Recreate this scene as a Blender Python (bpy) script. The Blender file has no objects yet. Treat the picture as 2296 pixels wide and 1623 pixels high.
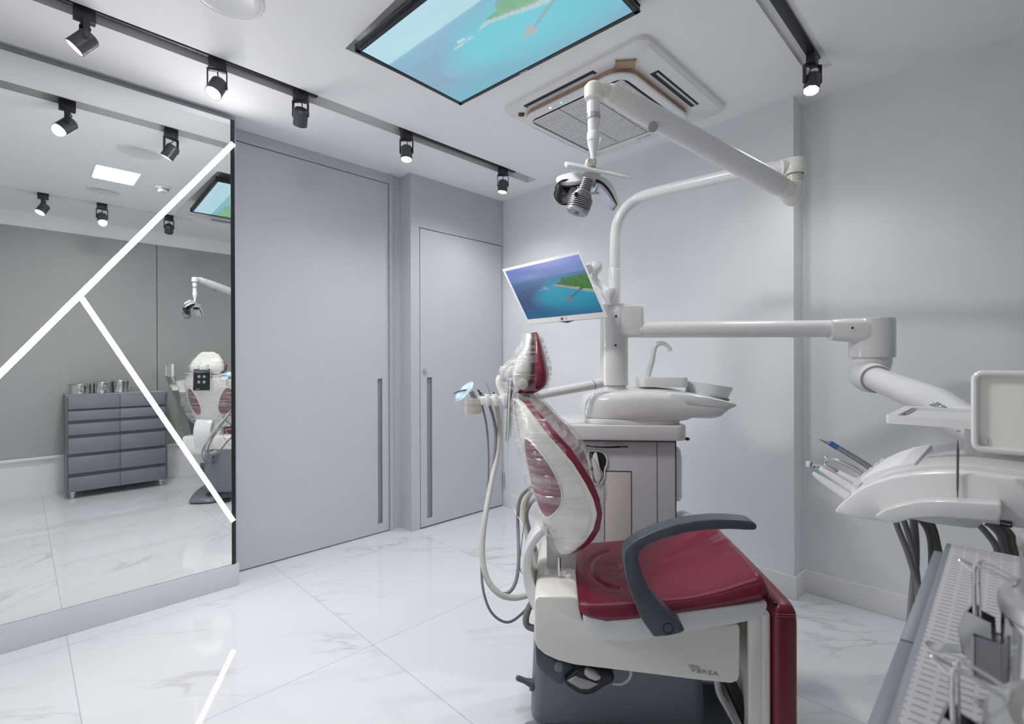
import bpy, bmesh, math, random
from mathutils import Vector as V, Matrix, noise
random.seed(7)
sc = bpy.context.scene
COL = sc.collection
# ------------------------------------------------------------------ camera
W, H, FPX = 2296.0, 1623.0, 1108.0
YAW, PITCH, ROLL = math.radians(45.05), math.radians(-.08), math.radians(-.16)
EYE = V((0, 0, 1.2))
FW = V((-math.sin(YAW)*math.cos(PITCH), math.cos(YAW)*math.cos(PITCH), math.sin(PITCH)))
_r = V((math.cos(YAW), math.sin(YAW), 0)); _u = _r.cross(FW)
RT = _r*math.cos(ROLL)+_u*math.sin(ROLL); UP = _u*math.cos(ROLL)-_r*math.sin(ROLL)
cam = bpy.data.cameras.new('camera'); cam.sensor_width = 36; cam.lens = FPX/W*36
cam.clip_start = .02; cam.clip_end = 50
cam.dof.use_dof = True; cam.dof.focus_distance = 1.9; cam.dof.aperture_fstop = 7.0
co = bpy.data.objects.new('camera', cam); COL.objects.link(co)
M = Matrix((RT, UP, -FW)).transposed().to_4x4(); M.translation = EYE
co.matrix_world = M
sc.camera = co
# ------------------------------------------------------------------ world, exposure
w = bpy.data.worlds.new('world'); sc.world = w; w.use_nodes = True
w.node_tree.nodes['Background'].inputs[0].default_value = (.8, .86, 1, 1)
w.node_tree.nodes['Background'].inputs[1].default_value = 0.15
sc.view_settings.view_transform = 'Standard'; sc.view_settings.look = 'None'
sc.view_settings.gamma = 1; sc.view_settings.use_curve_mapping = False
sc.view_settings.exposure = 0.42
sc.cycles.max_bounces = 12; sc.cycles.diffuse_bounces = 8; sc.cycles.glossy_bounces = 6
sc.cycles.transparent_max_bounces = 16; sc.cycles.sample_clamp_indirect = 6
sc.cycles.caustics_reflective = False; sc.cycles.caustics_refractive = False
sc.cycles.use_denoising = True
P_PANEL, P_LEFT, P_END, P_MID, E_LED = 17.0, 18.0, 18.0, 2.5, 39.0       # lamp strengths (watts, watts, emission)
LAMP = (1.0, .985, .98)
# ------------------------------------------------------------------ pixel -> place in the room
def _ray(px, py): return FW*FPX+RT*(px-W/2)-UP*(py-H/2)
def onZ(px, py, z): d = _ray(px, py); return EYE+d*((z-EYE.z)/d.z)
def onX(px, py, x): d = _ray(px, py); return EYE+d*(x/d.x)
def onY(px, py, y): d = _ray(px, py); return EYE+d*(y/d.y)
def onD(px, py, dep): d = _ray(px, py); return EYE+d*(dep/FPX)
# frame of the chair and its unit: turned about 40 degrees to the room
FH = V((-math.sin(YAW), math.cos(YAW), 0)); RH = V((math.cos(YAW), math.sin(YAW), 0))
CA = math.radians(5)
XC = RH*math.cos(CA)-FH*math.sin(CA); YC = RH*math.sin(CA)+FH*math.cos(CA); ZC = V((0, 0, 1))
C0 = RH*.42+FH*1.53
def onC(px, py, yc):
    d = _ray(px, py); t = (yc-(EYE-C0).dot(YC))/d.dot(YC); return EYE+d*t
def ch(x, y, z): return C0+XC*x+YC*y+ZC*z
def toch(p): q = p-C0; return V((q.dot(XC), q.dot(YC), q.z))
MCH = Matrix((XC, YC, ZC)).transposed().to_4x4()
def frame(loc, kind='room'):
    m = MCH.copy() if kind == 'chair' else Matrix.Identity(4)
    m.translation = loc; return m
# ------------------------------------------------------------------ materials
MATS = {}
def nodes(name):
    m = bpy.data.materials.new(name); m.use_nodes = True; MATS[name] = m
    return m, m.node_tree.nodes, m.node_tree.links, m.node_tree.nodes['Principled BSDF']
def hexc(r, g, b):
    f = lambda c: (c/255/12.92 if c/255 <= .04045 else ((c/255+.055)/1.055)**2.4)
    return (f(r), f(g), f(b), 1)
def mat(name, col, rough=.4, metal=0, noise_amt=.04, scale=6, bump=0, bscale=60, coat=0, spec=.5, emit=None, es=0, stretch=(1, 1, 1)):
    m, N, L, B = nodes(name)
    B.inputs['Roughness'].default_value = rough; B.inputs['Metallic'].default_value = metal
    B.inputs['Coat Weight'].default_value = coat; B.inputs['Specular IOR Level'].default_value = spec
    tc = N.new('ShaderNodeTexCoord'); mp = N.new('ShaderNodeMapping'); mp.inputs['Scale'].default_value = stretch
    L.new(tc.outputs['Object'], mp.inputs[0])
    nz = N.new('ShaderNodeTexNoise'); nz.inputs['Scale'].default_value = scale; nz.inputs['Detail'].default_value = 5
    L.new(mp.outputs[0], nz.inputs[0])
    r = N.new('ShaderNodeValToRGB')
    r.color_ramp.elements[0].position = .3; r.color_ramp.elements[1].position = .7
    r.color_ramp.elements[0].color = tuple(c*(1-noise_amt) for c in col[:3])+(1,)
    r.color_ramp.elements[1].color = tuple(min(1, c*(1+noise_amt)) for c in col[:3])+(1,)
    L.new(nz.outputs[0], r.inputs[0]); L.new(r.outputs[0], B.inputs['Base Color'])
    if bump:
        n2 = N.new('ShaderNodeTexNoise'); n2.inputs['Scale'].default_value = bscale; n2.inputs['Detail'].default_value = 4
        L.new(mp.outputs[0], n2.inputs[0])
        bp = N.new('ShaderNodeBump'); bp.inputs['Strength'].default_value = bump; bp.inputs['Distance'].default_value = .01
        L.new(n2.outputs[0], bp.inputs['Height']); L.new(bp.outputs[0], B.inputs['Normal'])
    if emit:
        B.inputs['Emission Color'].default_value = emit+(1,); B.inputs['Emission Strength'].default_value = es
    return m
mat('ceiling_paint', (.88, .88, .885), .75, noise_amt=.01)
mat('slot_paint', (.78, .78, .77), .7, noise_amt=.01)
mat('door_paint', (.54, .555, .60), .42, noise_amt=.012)
mat('left_wall_paint', (.53, .545, .585), .45, noise_amt=.012)
mat('plaster', (.77, .785, .80), .5, noise_amt=.045, scale=2.2, bump=.05, bscale=9)
mat('grey_panel', (.39, .395, .39), .42, noise_amt=.012)
mat('white_trim', (.80, .80, .81), .4, noise_amt=.01)
mat('plinth_paint', (.62, .63, .69), .4, noise_amt=.01)
mat('shadow_gap', (.03, .03, .035), .6)
mat('handle_recess', (.30, .31, .34), .4)
mat('lock_steel', (.6, .6, .62), .3, .8)
mat('mirror_edge', (.012, .014, .018), .3)
mat('mirror_grey_edge', (.22, .24, .24), .3)
mat('black_metal', (.02, .02, .023), .42)
mat('black_plastic', (.012, .012, .014), .35)
mat('spot_body', (.07, .072, .08), .35, .3)
mat('dark_slot', (.012, .012, .013), .5)
mat('tv_bezel', (.012, .016, .022), .28)
mat('white_plastic', (.76, .76, .76), .28, noise_amt=.01, coat=.15)
mat('white_gloss', (.70, .70, .70), .16, noise_amt=.01, coat=.5)
mat('cream_plastic', (.81, .80, .755), .25, noise_amt=.02, coat=.3)
mat('yellowed_plastic', (.66, .64, .55), .3, noise_amt=.04)
mat('unit_panel', (.56, .56, .58), .38, noise_amt=.02)
mat('beige_panel', (.60, .56, .54), .45, noise_amt=.02)
mat('cardboard', (.42, .29, .21), .8, noise_amt=.1, scale=30)
mat('grille_grey', (.60, .61, .64), .5)
mat('brown_foam', (.10, .06, .03), .9)
mat('maroon_leather', (.19, .013, .036), .33, noise_amt=.12, scale=5, bump=.12, bscale=9, coat=.1)
mat('maroon_side', (.17, .012, .032), .36, noise_amt=.1, scale=8, bump=.06, bscale=120)
mat('stitching', (.42, .16, .2), .6)
mat('slate_plastic', (.072, .086, .103), .38, noise_amt=.04)
mat('slate_base', (.17, .185, .205), .35, noise_amt=.05, scale=3)
mat('chrome', (.75, .75, .77), .14, 1)
mat('steel', (.62, .62, .62), .13, 1, noise_amt=.03)
mat('brushed_steel', (.55, .55, .54), .3, 1, noise_amt=.06, scale=25)
mat('dull_metal', (.33, .33, .35), .35, .9)
mat('brass', (.5, .42, .2), .4, .5)
mat('grey_hose', (.20, .20, .21), .5)
mat('dark_hose', (.11, .11, .115), .5)
mat('beige_hose', (.50, .50, .47), .45)
mat('olive_hose', (.16, .17, .10), .5)
mat('cabinet_lacquer', (.19, .203, .23), .42, noise_amt=.012)
mat('cabinet_side', (.15, .16, .175), .35, noise_amt=.012)
mat('cabinet_gap', (.09, .095, .105), .5)
mat('foil', (.55, .56, .6), .25, .9, bump=.3, bscale=40)
mat('rubber', (.03, .03, .033), .6)
mat('button_silver', (.45, .45, .47), .3, .6)
mat('print_grey', (.36, .36, .38), .6)
mat('print_light', (.62, .62, .63), .5)
mat('print_white', (.8, .8, .8), .5)
mat('print_red', (.35, .02, .06), .5)
mat('pink_plastic', (.6, .3, .38), .4)
mat('teal_plastic', (.16, .5, .45), .3)
mat('blue_plastic', (.02, .13, .36), .25, coat=.4)
mat('lens_glow', (1, 1, 1), .4, emit=LAMP, es=26)
mat('lens_off', (.12, .12, .12), .2)
mat('led_glow', (1, 1, 1), .4, emit=(1, .985, .985), es=E_LED)
mat('panel_glow', (1, 1, 1), .4, emit=(1, .99, .99), es=4)
mat('indicator_blue', (.5, .6, 1), .4, emit=(.6, .7, 1), es=2.2)
mat('indicator_green', (.3, .8, .6), .4, emit=(.2, .8, .55), es=.9)
def mirror_mat():
    m, N, L, B = nodes('mirror_glass')
    B.inputs['Base Color'].default_value = (.87, .89, .88, 1); B.inputs['Metallic'].default_value = 1
    B.inputs['Roughness'].default_value = 0.0
mirror_mat()
def floor_mat():
    m, N, L, B = nodes('marble_tile')
    tc = N.new('ShaderNodeTexCoord'); sep = N.new('ShaderNodeSeparateXYZ'); L.new(tc.outputs['Object'], sep.inputs[0])
    def math_(op, a, b=None):
        n = N.new('ShaderNodeMath'); n.operation = op
        for i, v in enumerate((a, b)):
            if v is None: continue
            if isinstance(v, (int, float)): n.inputs[i].default_value = v
            else: L.new(v, n.inputs[i])
        return n.outputs[0]
    S_, X0, Y0 = .915, -2.815, .145
    tx = math_('DIVIDE', math_('SUBTRACT', sep.outputs[0], X0), S_); ty = math_('DIVIDE', math_('SUBTRACT', sep.outputs[1], Y0), S_)
    ix, iy = math_('FLOOR', tx), math_('FLOOR', ty)
    fx, fy = math_('SUBTRACT', tx, ix), math_('SUBTRACT', ty, iy)
    ex = math_('MINIMUM', fx, math_('SUBTRACT', 1, fx)); ey = math_('MINIMUM', fy, math_('SUBTRACT', 1, fy))
    grout = math_('LESS_THAN', math_('MINIMUM', ex, ey), .0016)
    # veins: thin ridged noise, shifted per tile, stretched along the diagonal
    cmb = N.new('ShaderNodeCombineXYZ')
    L.new(math_('ADD', sep.outputs[0], math_('MULTIPLY', iy, 3.7)), cmb.inputs[0])
    L.new(math_('ADD', sep.outputs[1], math_('MULTIPLY', ix, 2.3)), cmb.inputs[1])
    mp = N.new('ShaderNodeMapping'); mp.vector_type = 'TEXTURE'; mp.inputs['Rotation'].default_value = (0, 0, math.radians(52)); mp.inputs['Scale'].default_value = (2.4, .62, 1)
    L.new(cmb.outputs[0], mp.inputs[0])
    nz = N.new('ShaderNodeTexNoise'); nz.inputs['Scale'].default_value = 1.15; nz.inputs['Detail'].default_value = 7; nz.inputs['Roughness'].default_value = .58; nz.inputs['Distortion'].default_value = .35
    L.new(mp.outputs[0], nz.inputs[0])
    vein = N.new('ShaderNodeValToRGB'); e = vein.color_ramp.elements
    e[0].position = 0; e[0].color = (0, 0, 0, 1); e[1].position = .014; e[1].color = (1, 1, 1, 1)
    L.new(math_('ABSOLUTE', math_('SUBTRACT', nz.outputs[0], .5)), vein.inputs[0])
    msk = N.new('ShaderNodeTexNoise'); msk.inputs['Scale'].default_value = 1.6; msk.inputs['Detail'].default_value = 3
    L.new(cmb.outputs[0], msk.inputs[0])
    mr = N.new('ShaderNodeValToRGB'); mr.color_ramp.elements[0].position = .47; mr.color_ramp.elements[1].position = .65
    L.new(msk.outputs[0], mr.inputs[0])
    vf = math_('MULTIPLY', math_('SUBTRACT', 1, vein.outputs[0]), mr.outputs[0])
    cl = N.new('ShaderNodeTexNoise'); cl.inputs['Scale'].default_value = .9; cl.inputs['Detail'].default_value = 4
    L.new(cmb.outputs[0], cl.inputs[0])
    base = N.new('ShaderNodeMix'); base.data_type = 'RGBA'
    base.inputs[6].default_value = (.70, .715, .75, 1); base.inputs[7].default_value = (.75, .76, .78, 1); L.new(cl.outputs[0], base.inputs[0])
    m1 = N.new('ShaderNodeMix'); m1.data_type = 'RGBA'; L.new(math_('MULTIPLY', vf, .62), m1.inputs[0]); L.new(base.outputs[2], m1.inputs[6]); m1.inputs[7].default_value = (.44, .43, .44, 1)
    m2 = N.new('ShaderNodeMix'); m2.data_type = 'RGBA'; L.new(grout, m2.inputs[0]); L.new(m1.outputs[2], m2.inputs[6]); m2.inputs[7].default_value = (.46, .46, .48, 1)
    L.new(m2.outputs[2], B.inputs['Base Color'])
    B.inputs['Roughness'].default_value = .03; B.inputs['Specular IOR Level'].default_value = .5
floor_mat()
def film_mat(name, white, gloss):
    m, N, L, B = nodes(name)
    out = N['Material Output']; N.remove(B)
    tr = N.new('ShaderNodeBsdfTransparent'); df = N.new('ShaderNodeBsdfDiffuse'); gl = N.new('ShaderNodeBsdfGlossy')
    df.inputs[0].default_value = (.8, .8, .82, 1); gl.inputs['Roughness'].default_value = .12
    tc = N.new('ShaderNodeTexCoord'); mp = N.new('ShaderNodeMapping'); mp.inputs['Scale'].default_value = (5, 5, 75); mp.inputs['Rotation'].default_value = (0, .30, 0)
    L.new(tc.outputs['Object'], mp.inputs[0])
    nz = N.new('ShaderNodeTexNoise'); nz.inputs['Scale'].default_value = 1.3; nz.inputs['Detail'].default_value = 4; L.new(mp.outputs[0], nz.inputs[0])
    bp = N.new('ShaderNodeBump'); bp.inputs['Strength'].default_value = .9; bp.inputs['Distance'].default_value = .02; L.new(nz.outputs[0], bp.inputs['Height'])
    L.new(bp.outputs[0], gl.inputs['Normal'])
    rp = N.new('ShaderNodeValToRGB'); rp.color_ramp.elements[0].position = .40; rp.color_ramp.elements[1].position = .66
    rp.color_ramp.elements[0].color = (white*.35,)*3+(1,); rp.color_ramp.elements[1].color = (min(1, white*3.2),)*3+(1,); L.new(nz.outputs[0], rp.inputs[0])  # pale streaks in the colour imitate glare on creases, over the film's milkiness
    a = N.new('ShaderNodeMixShader'); L.new(rp.outputs[0], a.inputs[0]); L.new(tr.outputs[0], a.inputs[1]); L.new(df.outputs[0], a.inputs[2])
    b = N.new('ShaderNodeMixShader'); b.inputs[0].default_value = gloss; L.new(a.outputs[0], b.inputs[1]); L.new(gl.outputs[0], b.inputs[2])
    L.new(b.outputs[0], out.inputs[0])
film_mat('plastic_film', .12, .08)
film_mat('clear_shield', .45, .06)
def glass_mat():
    m, N, L, B = nodes('frosted_glass')
    B.inputs['Base Color'].default_value = (.84, .86, .88, 1); B.inputs['Roughness'].default_value = .12
    B.inputs['Transmission Weight'].default_value = .08
glass_mat()
def screen_mat():
    m, N, L, B = nodes('screen_picture')
    at = N.new('ShaderNodeAttribute'); at.attribute_name = 'picture'
    B.inputs['Base Color'].default_value = (.01, .01, .012, 1); B.inputs['Roughness'].default_value = .25
    L.new(at.outputs['Color'], B.inputs['Emission Color']); B.inputs['Emission Strength'].default_value = .95
screen_mat()
def ribbed_mat():
    m, N, L, B = nodes('ribbed_liner')
    tc = N.new('ShaderNodeTexCoord'); sep = N.new('ShaderNodeSeparateXYZ'); L.new(tc.outputs['Object'], sep.inputs[0])
    def w_(o, f, ph=0):
        a = N.new('ShaderNodeMath'); a.operation = 'MULTIPLY'; L.new(o, a.inputs[0]); a.inputs[1].default_value = f
        s = N.new('ShaderNodeMath'); s.operation = 'FRACT'; L.new(a.outputs[0], s.inputs[0]); return s.outputs[0]
    lines = N.new('ShaderNodeMath'); lines.operation = 'LESS_THAN'; L.new(w_(sep.outputs[1], 1/.0115), lines.inputs[0]); lines.inputs[1].default_value = .22
    dash = N.new('ShaderNodeMath'); dash.operation = 'GREATER_THAN'; L.new(w_(sep.outputs[0], 1/.013), dash.inputs[0]); dash.inputs[1].default_value = .22
    f = N.new('ShaderNodeMath'); f.operation = 'MULTIPLY'; L.new(lines.outputs[0], f.inputs[0]); L.new(dash.outputs[0], f.inputs[1])
    mx = N.new('ShaderNodeMix'); mx.data_type = 'RGBA'; L.new(f.outputs[0], mx.inputs[0])
    mx.inputs[6].default_value = (.50, .49, .51, 1); mx.inputs[7].default_value = (.25, .245, .26, 1)
    L.new(mx.outputs[2], B.inputs['Base Color']); B.inputs['Roughness'].default_value = .6
    bp = N.new('ShaderNodeBump'); bp.inputs['Strength'].default_value = .15; bp.inputs['Distance'].default_value = .001; bp.invert = True
    L.new(f.outputs[0], bp.inputs['Height']); L.new(bp.outputs[0], B.inputs['Normal'])
ribbed_mat()
# ------------------------------------------------------------------ objects
ROOT = {}
def tag(o, label=None, cat=None, group=None, kind=None):
    if label: o['label'] = label
    if cat: o['category'] = cat
    if group: o['group'] = group
    if kind: o['kind'] = kind
    return o
def thing(name, label, cat, m=None, group=None):
    o = bpy.data.objects.new(name, None); o.empty_display_size = .05
    COL.objects.link(o); m = m or Matrix.Identity(4); o.matrix_world = m
    ROOT[o] = m.copy(); return tag(o, label, cat, group)
def link(name, bm, mats, parent=None, m=None, sharp=35, label=None):
    """one mesh object out of a bmesh authored in room coordinates"""
    me = bpy.data.meshes.new(name)
    bmesh.ops.remove_doubles(bm, verts=bm.verts, dist=1e-6)
    root = ROOT[parent] if parent is not None else (m or Matrix.Identity(4))
    bm.transform(root.inverted())
    bmesh.ops.recalc_face_normals(bm, faces=bm.faces)
    bm.to_mesh(me); bm.free()
    if sharp:
        me.polygons.foreach_set('use_smooth', [True]*len(me.polygons)); me.set_sharp_from_angle(angle=math.radians(sharp))
    for x in ([mats] if isinstance(mats, str) else mats): me.materials.append(MATS[x])
    o = bpy.data.objects.new(name, me); COL.objects.link(o)
    if parent is not None: o.parent = parent; ROOT[o] = root
    else: o.matrix_world = root; ROOT[o] = root.copy()
    if label: o['label'] = label
    return o
def struct(name, bm, mats, m=None, parent=None, label=None, cat=None, sharp=35):
    o = link(name, bm, mats, parent, m, sharp); o['kind'] = 'structure'
    if parent is None:
        if label: o['label'] = label
        if cat: o['category'] = cat
    return o
def dup(root, m, label=None, group=None):
    r = root.copy(); COL.objects.link(r); r.matrix_world = m; ROOT[r] = m.copy()
    if label: r['label'] = label
    if group: r['group'] = group
    for c in list(root.children):
        k = c.copy(); COL.objects.link(k); k.parent = r; ROOT[k] = m.copy()
        for g in list(c.children):
            q = g.copy(); COL.objects.link(q); q.parent = k; ROOT[q] = m.copy()
    return r
# ------------------------------------------------------------------ shapes (added to a bmesh, in room coordinates)
def bevel(bm, geom_faces, w, seg=2):
    ed = set()
    for f in geom_faces:
        for e in f.edges:
            if len(e.link_faces) == 2 and e.calc_face_angle(0) > math.radians(30): ed.add(e)
    if ed and w > 0:
        bmesh.ops.bevel(bm, geom=list(ed), offset=w, segments=seg, profile=.5, affect='EDGES', clamp_overlap=True)
def box(bm, c, s, ax=None, bev=0, seg=2, mi=0):
    """box with centre c, size s; ax = (x,y,z) unit axes"""
    ax = ax or (V((1, 0, 0)), V((0, 1, 0)), V((0, 0, 1))); c = V(c)
    t = bmesh.new(); bmesh.ops.create_cube(t, size=1)
    for v in t.verts: v.co = c+ax[0]*v.co.x*s[0]+ax[1]*v.co.y*s[1]+ax[2]*v.co.z*s[2]
    if bev: bevel(t, list(t.faces), bev, seg)
    merge(bm, t, mi); return bm
def bx(bm, x0, x1, y0, y1, z0, z1, bev=0, seg=2, mi=0):
    return box(bm, ((x0+x1)/2, (y0+y1)/2, (z0+z1)/2), (abs(x1-x0), abs(y1-y0), abs(z1-z0)), None, bev, seg, mi)
CAX = (XC, YC, ZC)
def cbx(bm, x0, x1, y0, y1, z0, z1, bev=0, seg=2, mi=0):
    """box in the chair frame"""
    return box(bm, ch((x0+x1)/2, (y0+y1)/2, (z0+z1)/2), (abs(x1-x0), abs(y1-y0), abs(z1-z0)), CAX, bev, seg, mi)
def merge(bm, t, mi=0):
    for f in t.faces: f.material_index = mi
    me = bpy.data.meshes.new('tmp'); t.to_mesh(me); t.free(); bm.from_mesh(me); bpy.data.meshes.remove(me)
def prism(bm, pts, ext, bev=0, seg=2, mi=0):
    """polygon pts (world) swept along vector ext"""
    t = bmesh.new(); a = [t.verts.new(p) for p in pts]; b = [t.verts.new(V(p)+V(ext)) for p in pts]
    n = len(pts); t.faces.new(a); t.faces.new(b[::-1])
    for i in range(n): t.faces.new((a[i], b[i], b[(i+1) % n], a[(i+1) % n]))
    bmesh.ops.recalc_face_normals(t, faces=t.faces)
    if bev: bevel(t, list(t.faces), bev, seg)
    merge(bm, t, mi); return bm
def spline(pts, n=8, closed=False):
    """Catmull-Rom through points (any dimension vectors)"""
    P = [V(p) for p in pts]; out = []; k = len(P)
    for i in range(k if closed else k-1):
        p0 = P[(i-1) % k] if (closed or i > 0) else P[0]*2-P[1]
        p1, p2 = P[i], P[(i+1) % k]
        p3 = P[(i+2) % k] if (closed or i+2 < k) else P[-1]*2-P[-2]
        for j in range(n):
            t = j/n
            out.append(.5*((2*p1)+(-p0+p2)*t+(2*p0-5*p1+4*p2-p3)*t*t+(-p0+3*p1-3*p2+p3)*t**3))
    if not closed: out.append(P[-1])
    return out
def rings(bm, R, cap=True, mi=0, closed=False):
    t = bmesh.new(); vs = [[t.verts.new(p) for p in r] for r in R]; n = len(R[0])
    m = len(R)
    for i in range(m if closed else m-1):
        for j in range(n):
            a, b = vs[i], vs[(i+1) % m]
            t.faces.new((a[j], a[(j+1) % n], b[(j+1) % n], b[j]))
    if cap and not closed: t.faces.new(vs[0][::-1]); t.faces.new(vs[-1])
    merge(bm, t, mi); return bm
def tube(bm, pts, r, n=12, smooth=0, mi=0, cap=True, flat=None):
    """tube along pts; r scalar or list; flat=(vector, ratio) squashes the section along vector"""
    P = [V(p) for p in pts]; rr = list(r) if isinstance(r, (list, tuple)) else [r]*len(P)
    if smooth:
        Q = spline([list(p)+[q] for p, q in zip(P, rr)], smooth) if False else None
        S2 = spline(P, smooth); k = len(P)
        r2 = []
        for i in range(len(S2)):
            u = i/smooth; a = min(int(u), k-2); f = u-a; r2.append(rr[a]*(1-f)+rr[a+1]*f)
        P, rr = S2, r2
    up = None; R = []
    for i, p in enumerate(P):
        t = (P[min(i+1, len(P)-1)]-P[max(i-1, 0)])
        t = t.normalized() if t.length > 1e-9 else V((0, 0, 1))
        if up is None:
            up = V((0, 0, 1)) if abs(t.z) < .9 else V((1, 0, 0))
        up = (up-t*up.dot(t)).normalized(); s = t.cross(up)
        ring = []
        for j in range(n):
            a = 2*math.pi*j/n; o = (up*math.cos(a)+s*math.sin(a))*rr[i]
            if flat: o = o-flat[0]*o.dot(flat[0])*(1-flat[1])
            ring.append(p+o)
        R.append(ring)
    return rings(bm, R, cap, mi)
def lathe(bm, prof, o, axis=(0, 0, 1), n=32, mi=0, cap=True, squash=None):
    """prof = [(radius, height)...] about axis through o"""
    z = V(axis).normalized(); x = (V((1, 0, 0)) if abs(z.x) < .9 else V((0, 1, 0))); x = (x-z*x.dot(z)).normalized(); y = z.cross(x)
    R = []
    for r, h in prof:
        r = max(r, 1e-5); R.append([V(o)+z*h+x*math.cos(2*math.pi*j/n)*r+y*math.sin(2*math.pi*j/n)*r for j in range(n)])
    return rings(bm, R, cap, mi)
def ball(bm, c, r, n=16, sc_=(1, 1, 1), mi=0):
    t = bmesh.new(); bmesh.ops.create_uvsphere(t, u_segments=n, v_segments=max(8, n//2), radius=1)
    for v in t.verts: v.co = V(c)+V((v.co.x*r*sc_[0], v.co.y*r*sc_[1], v.co.z*r*sc_[2]))
    merge(bm, t, mi); return bm
def quad(bm, a, b, c, d, mi=0):
    t = bmesh.new(); t.faces.new([t.verts.new(p) for p in (a, b, c, d)]); merge(bm, t, mi); return bm
NB = bmesh.new
def text(name, body, size, o, xdir, ydir, material, parent, extr=.0004, align='CENTER', squeeze=1):
    """lettering as a mesh lying on the plane xdir/ydir at o"""
    cu = bpy.data.curves.new(name, 'FONT'); cu.body = body; cu.size = size; cu.align_x = align; cu.align_y = 'CENTER'; cu.extrude = extr
    cu.resolution_u = 3; cu.space_character = 1.0
    tmp = bpy.data.objects.new('tmp', cu); COL.objects.link(tmp)
    dg = bpy.context.evaluated_depsgraph_get(); me = bpy.data.meshes.new_from_object(tmp.evaluated_get(dg))
    bpy.data.objects.remove(tmp); bpy.data.curves.remove(cu)
    bm = NB(); bm.from_mesh(me); bpy.data.meshes.remove(me)
    X_, Y_ = V(xdir).normalized(), V(ydir).normalized(); Z_ = X_.cross(Y_)
    for v in bm.verts: v.co = V(o)+X_*v.co.x*squeeze+Y_*v.co.y+Z_*v.co.z
    return link(name, bm, material, parent, sharp=0)
def rrect(x0, x1, y0, y1, r, n=6):
    out = []
    for cx, cy, a0 in ((x1-r, y1-r, 0), (x0+r, y1-r, 90), (x0+r, y0+r, 180), (x1-r, y0+r, 270)):
        for i in range(n+1):
            a = math.radians(a0+90*i/n); out.append((cx+r*math.cos(a), cy+r*math.sin(a)))
    return out
def interp(tab, t):
    tab = sorted(tab)
    if t <= tab[0][0]: return tab[0][1]
    for (a, va), (b, vb) in zip(tab, tab[1:]):
        if t <= b: f = (t-a)/(b-a); return va+(vb-va)*f
    return tab[-1][1]
# ================================================================== THE ROOM
ZC_ = 2.53; XM = -2.935; XL = -2.965; XR = .30; YF = -1.7
CORNER = V((XL, 2.862, 0)); PIL = V((-.757, 2.757, 0)); YB = 2.895
bm = bx(NB(), -3.25, .45, YF-.1, 3.05, -.06, 0); struct('floor', bm, 'marble_tile', label='white veined marble floor tiles with thin grout lines', cat='floor')
# ceiling with the two light-track slots and the screen recess left open
SLOT_L = (-2.527, -2.431, -1.7, 2.69); SLOT_R = (-.655, -.555, 1.25, 2.60); SLOT_M = (-.535, -.440, -1.5, 1.15); REC = (-1.985, -.60, .985, 1.60)
def ceiling():
    bm = NB(); xs = sorted({-3.25, .45, SLOT_L[0], SLOT_L[1], SLOT_R[0], SLOT_R[1], SLOT_M[0], SLOT_M[1], REC[0], REC[1]}); ys = sorted({YF-.1, 3.05, *SLOT_L[2:], *SLOT_R[2:], *SLOT_M[2:], *REC[2:]})
    for xa, xb in zip(xs, xs[1:]):
        for ya, yb in zip(ys, ys[1:]):
            cx, cy = (xa+xb)/2, (ya+yb)/2
            if any(h[0] < cx < h[1] and h[2] < cy < h[3] for h in (SLOT_L, SLOT_R, SLOT_M, REC)): continue
            quad(bm, (xa, ya, ZC_), (xb, ya, ZC_), (xb, yb, ZC_), (xa, yb, ZC_))
    for h, d in ((SLOT_L, .064), (SLOT_R, .016), (SLOT_M, .012), (REC, .06)):
        x0, x1, y0, y1 = h; t = ZC_+d
        for a, b in (((x0, y0), (x1, y0)), ((x1, y0), (x1, y1)), ((x1, y1), (x0, y1)), ((x0, y1), (x0, y0))):
            quad(bm, (*a, ZC_), (*b, ZC_), (*b, t), (*a, t), mi=1)
        quad(bm, (x0, y0, t), (x1, y0, t), (x1, y1, t), (x0, y1, t), mi=1)
    bx(bm, -3.25, .45, YF-.1, 3.05, 2.68, 2.72)
    struct('ceiling', bm, ['ceiling_paint', 'slot_paint'], label='flat white ceiling with recessed slots for light tracks', cat='ceiling')
ceiling()
# left wall: plain stretch behind the mirror, recess of the sliding door, stretch with the flush door
def wall_left():
    bm = NB()
    bx(bm, -3.25, XL, YF-.1, .84, 0, 2.66)                       # behind the mirror
    bx(bm, -3.25, -3.122, .84, 1.97, 0, 2.66)                    # back of the door recess
    bx(bm, -3.122, -3.085, 1.862, 1.885, 0, 2.66)                # door stop
    bx(bm, -3.122, -3.10, 1.885, 1.97, 0, 2.66)
    bx(bm, -3.122, -3.095, .84, 1.862, 2.463, 2.66)              # head above the sliding door
    bx(bm, -3.25, XL, 1.955, 2.028, 0, 2.66)
    bx(bm, -3.25, XL, 2.028, 2.846, 2.16, 2.66)
    bx(bm, -3.25, XL, 2.846, 3.05, 0, 2.66)
    bx(bm, -3.25, -3.03, 2.028, 2.846, 0, 2.16, mi=1)
    struct('wall_left', bm, ['left_wall_paint', 'shadow_gap'], label='smooth blue-grey wall with flush and sliding doors', cat='wall')
wall_left()
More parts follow.
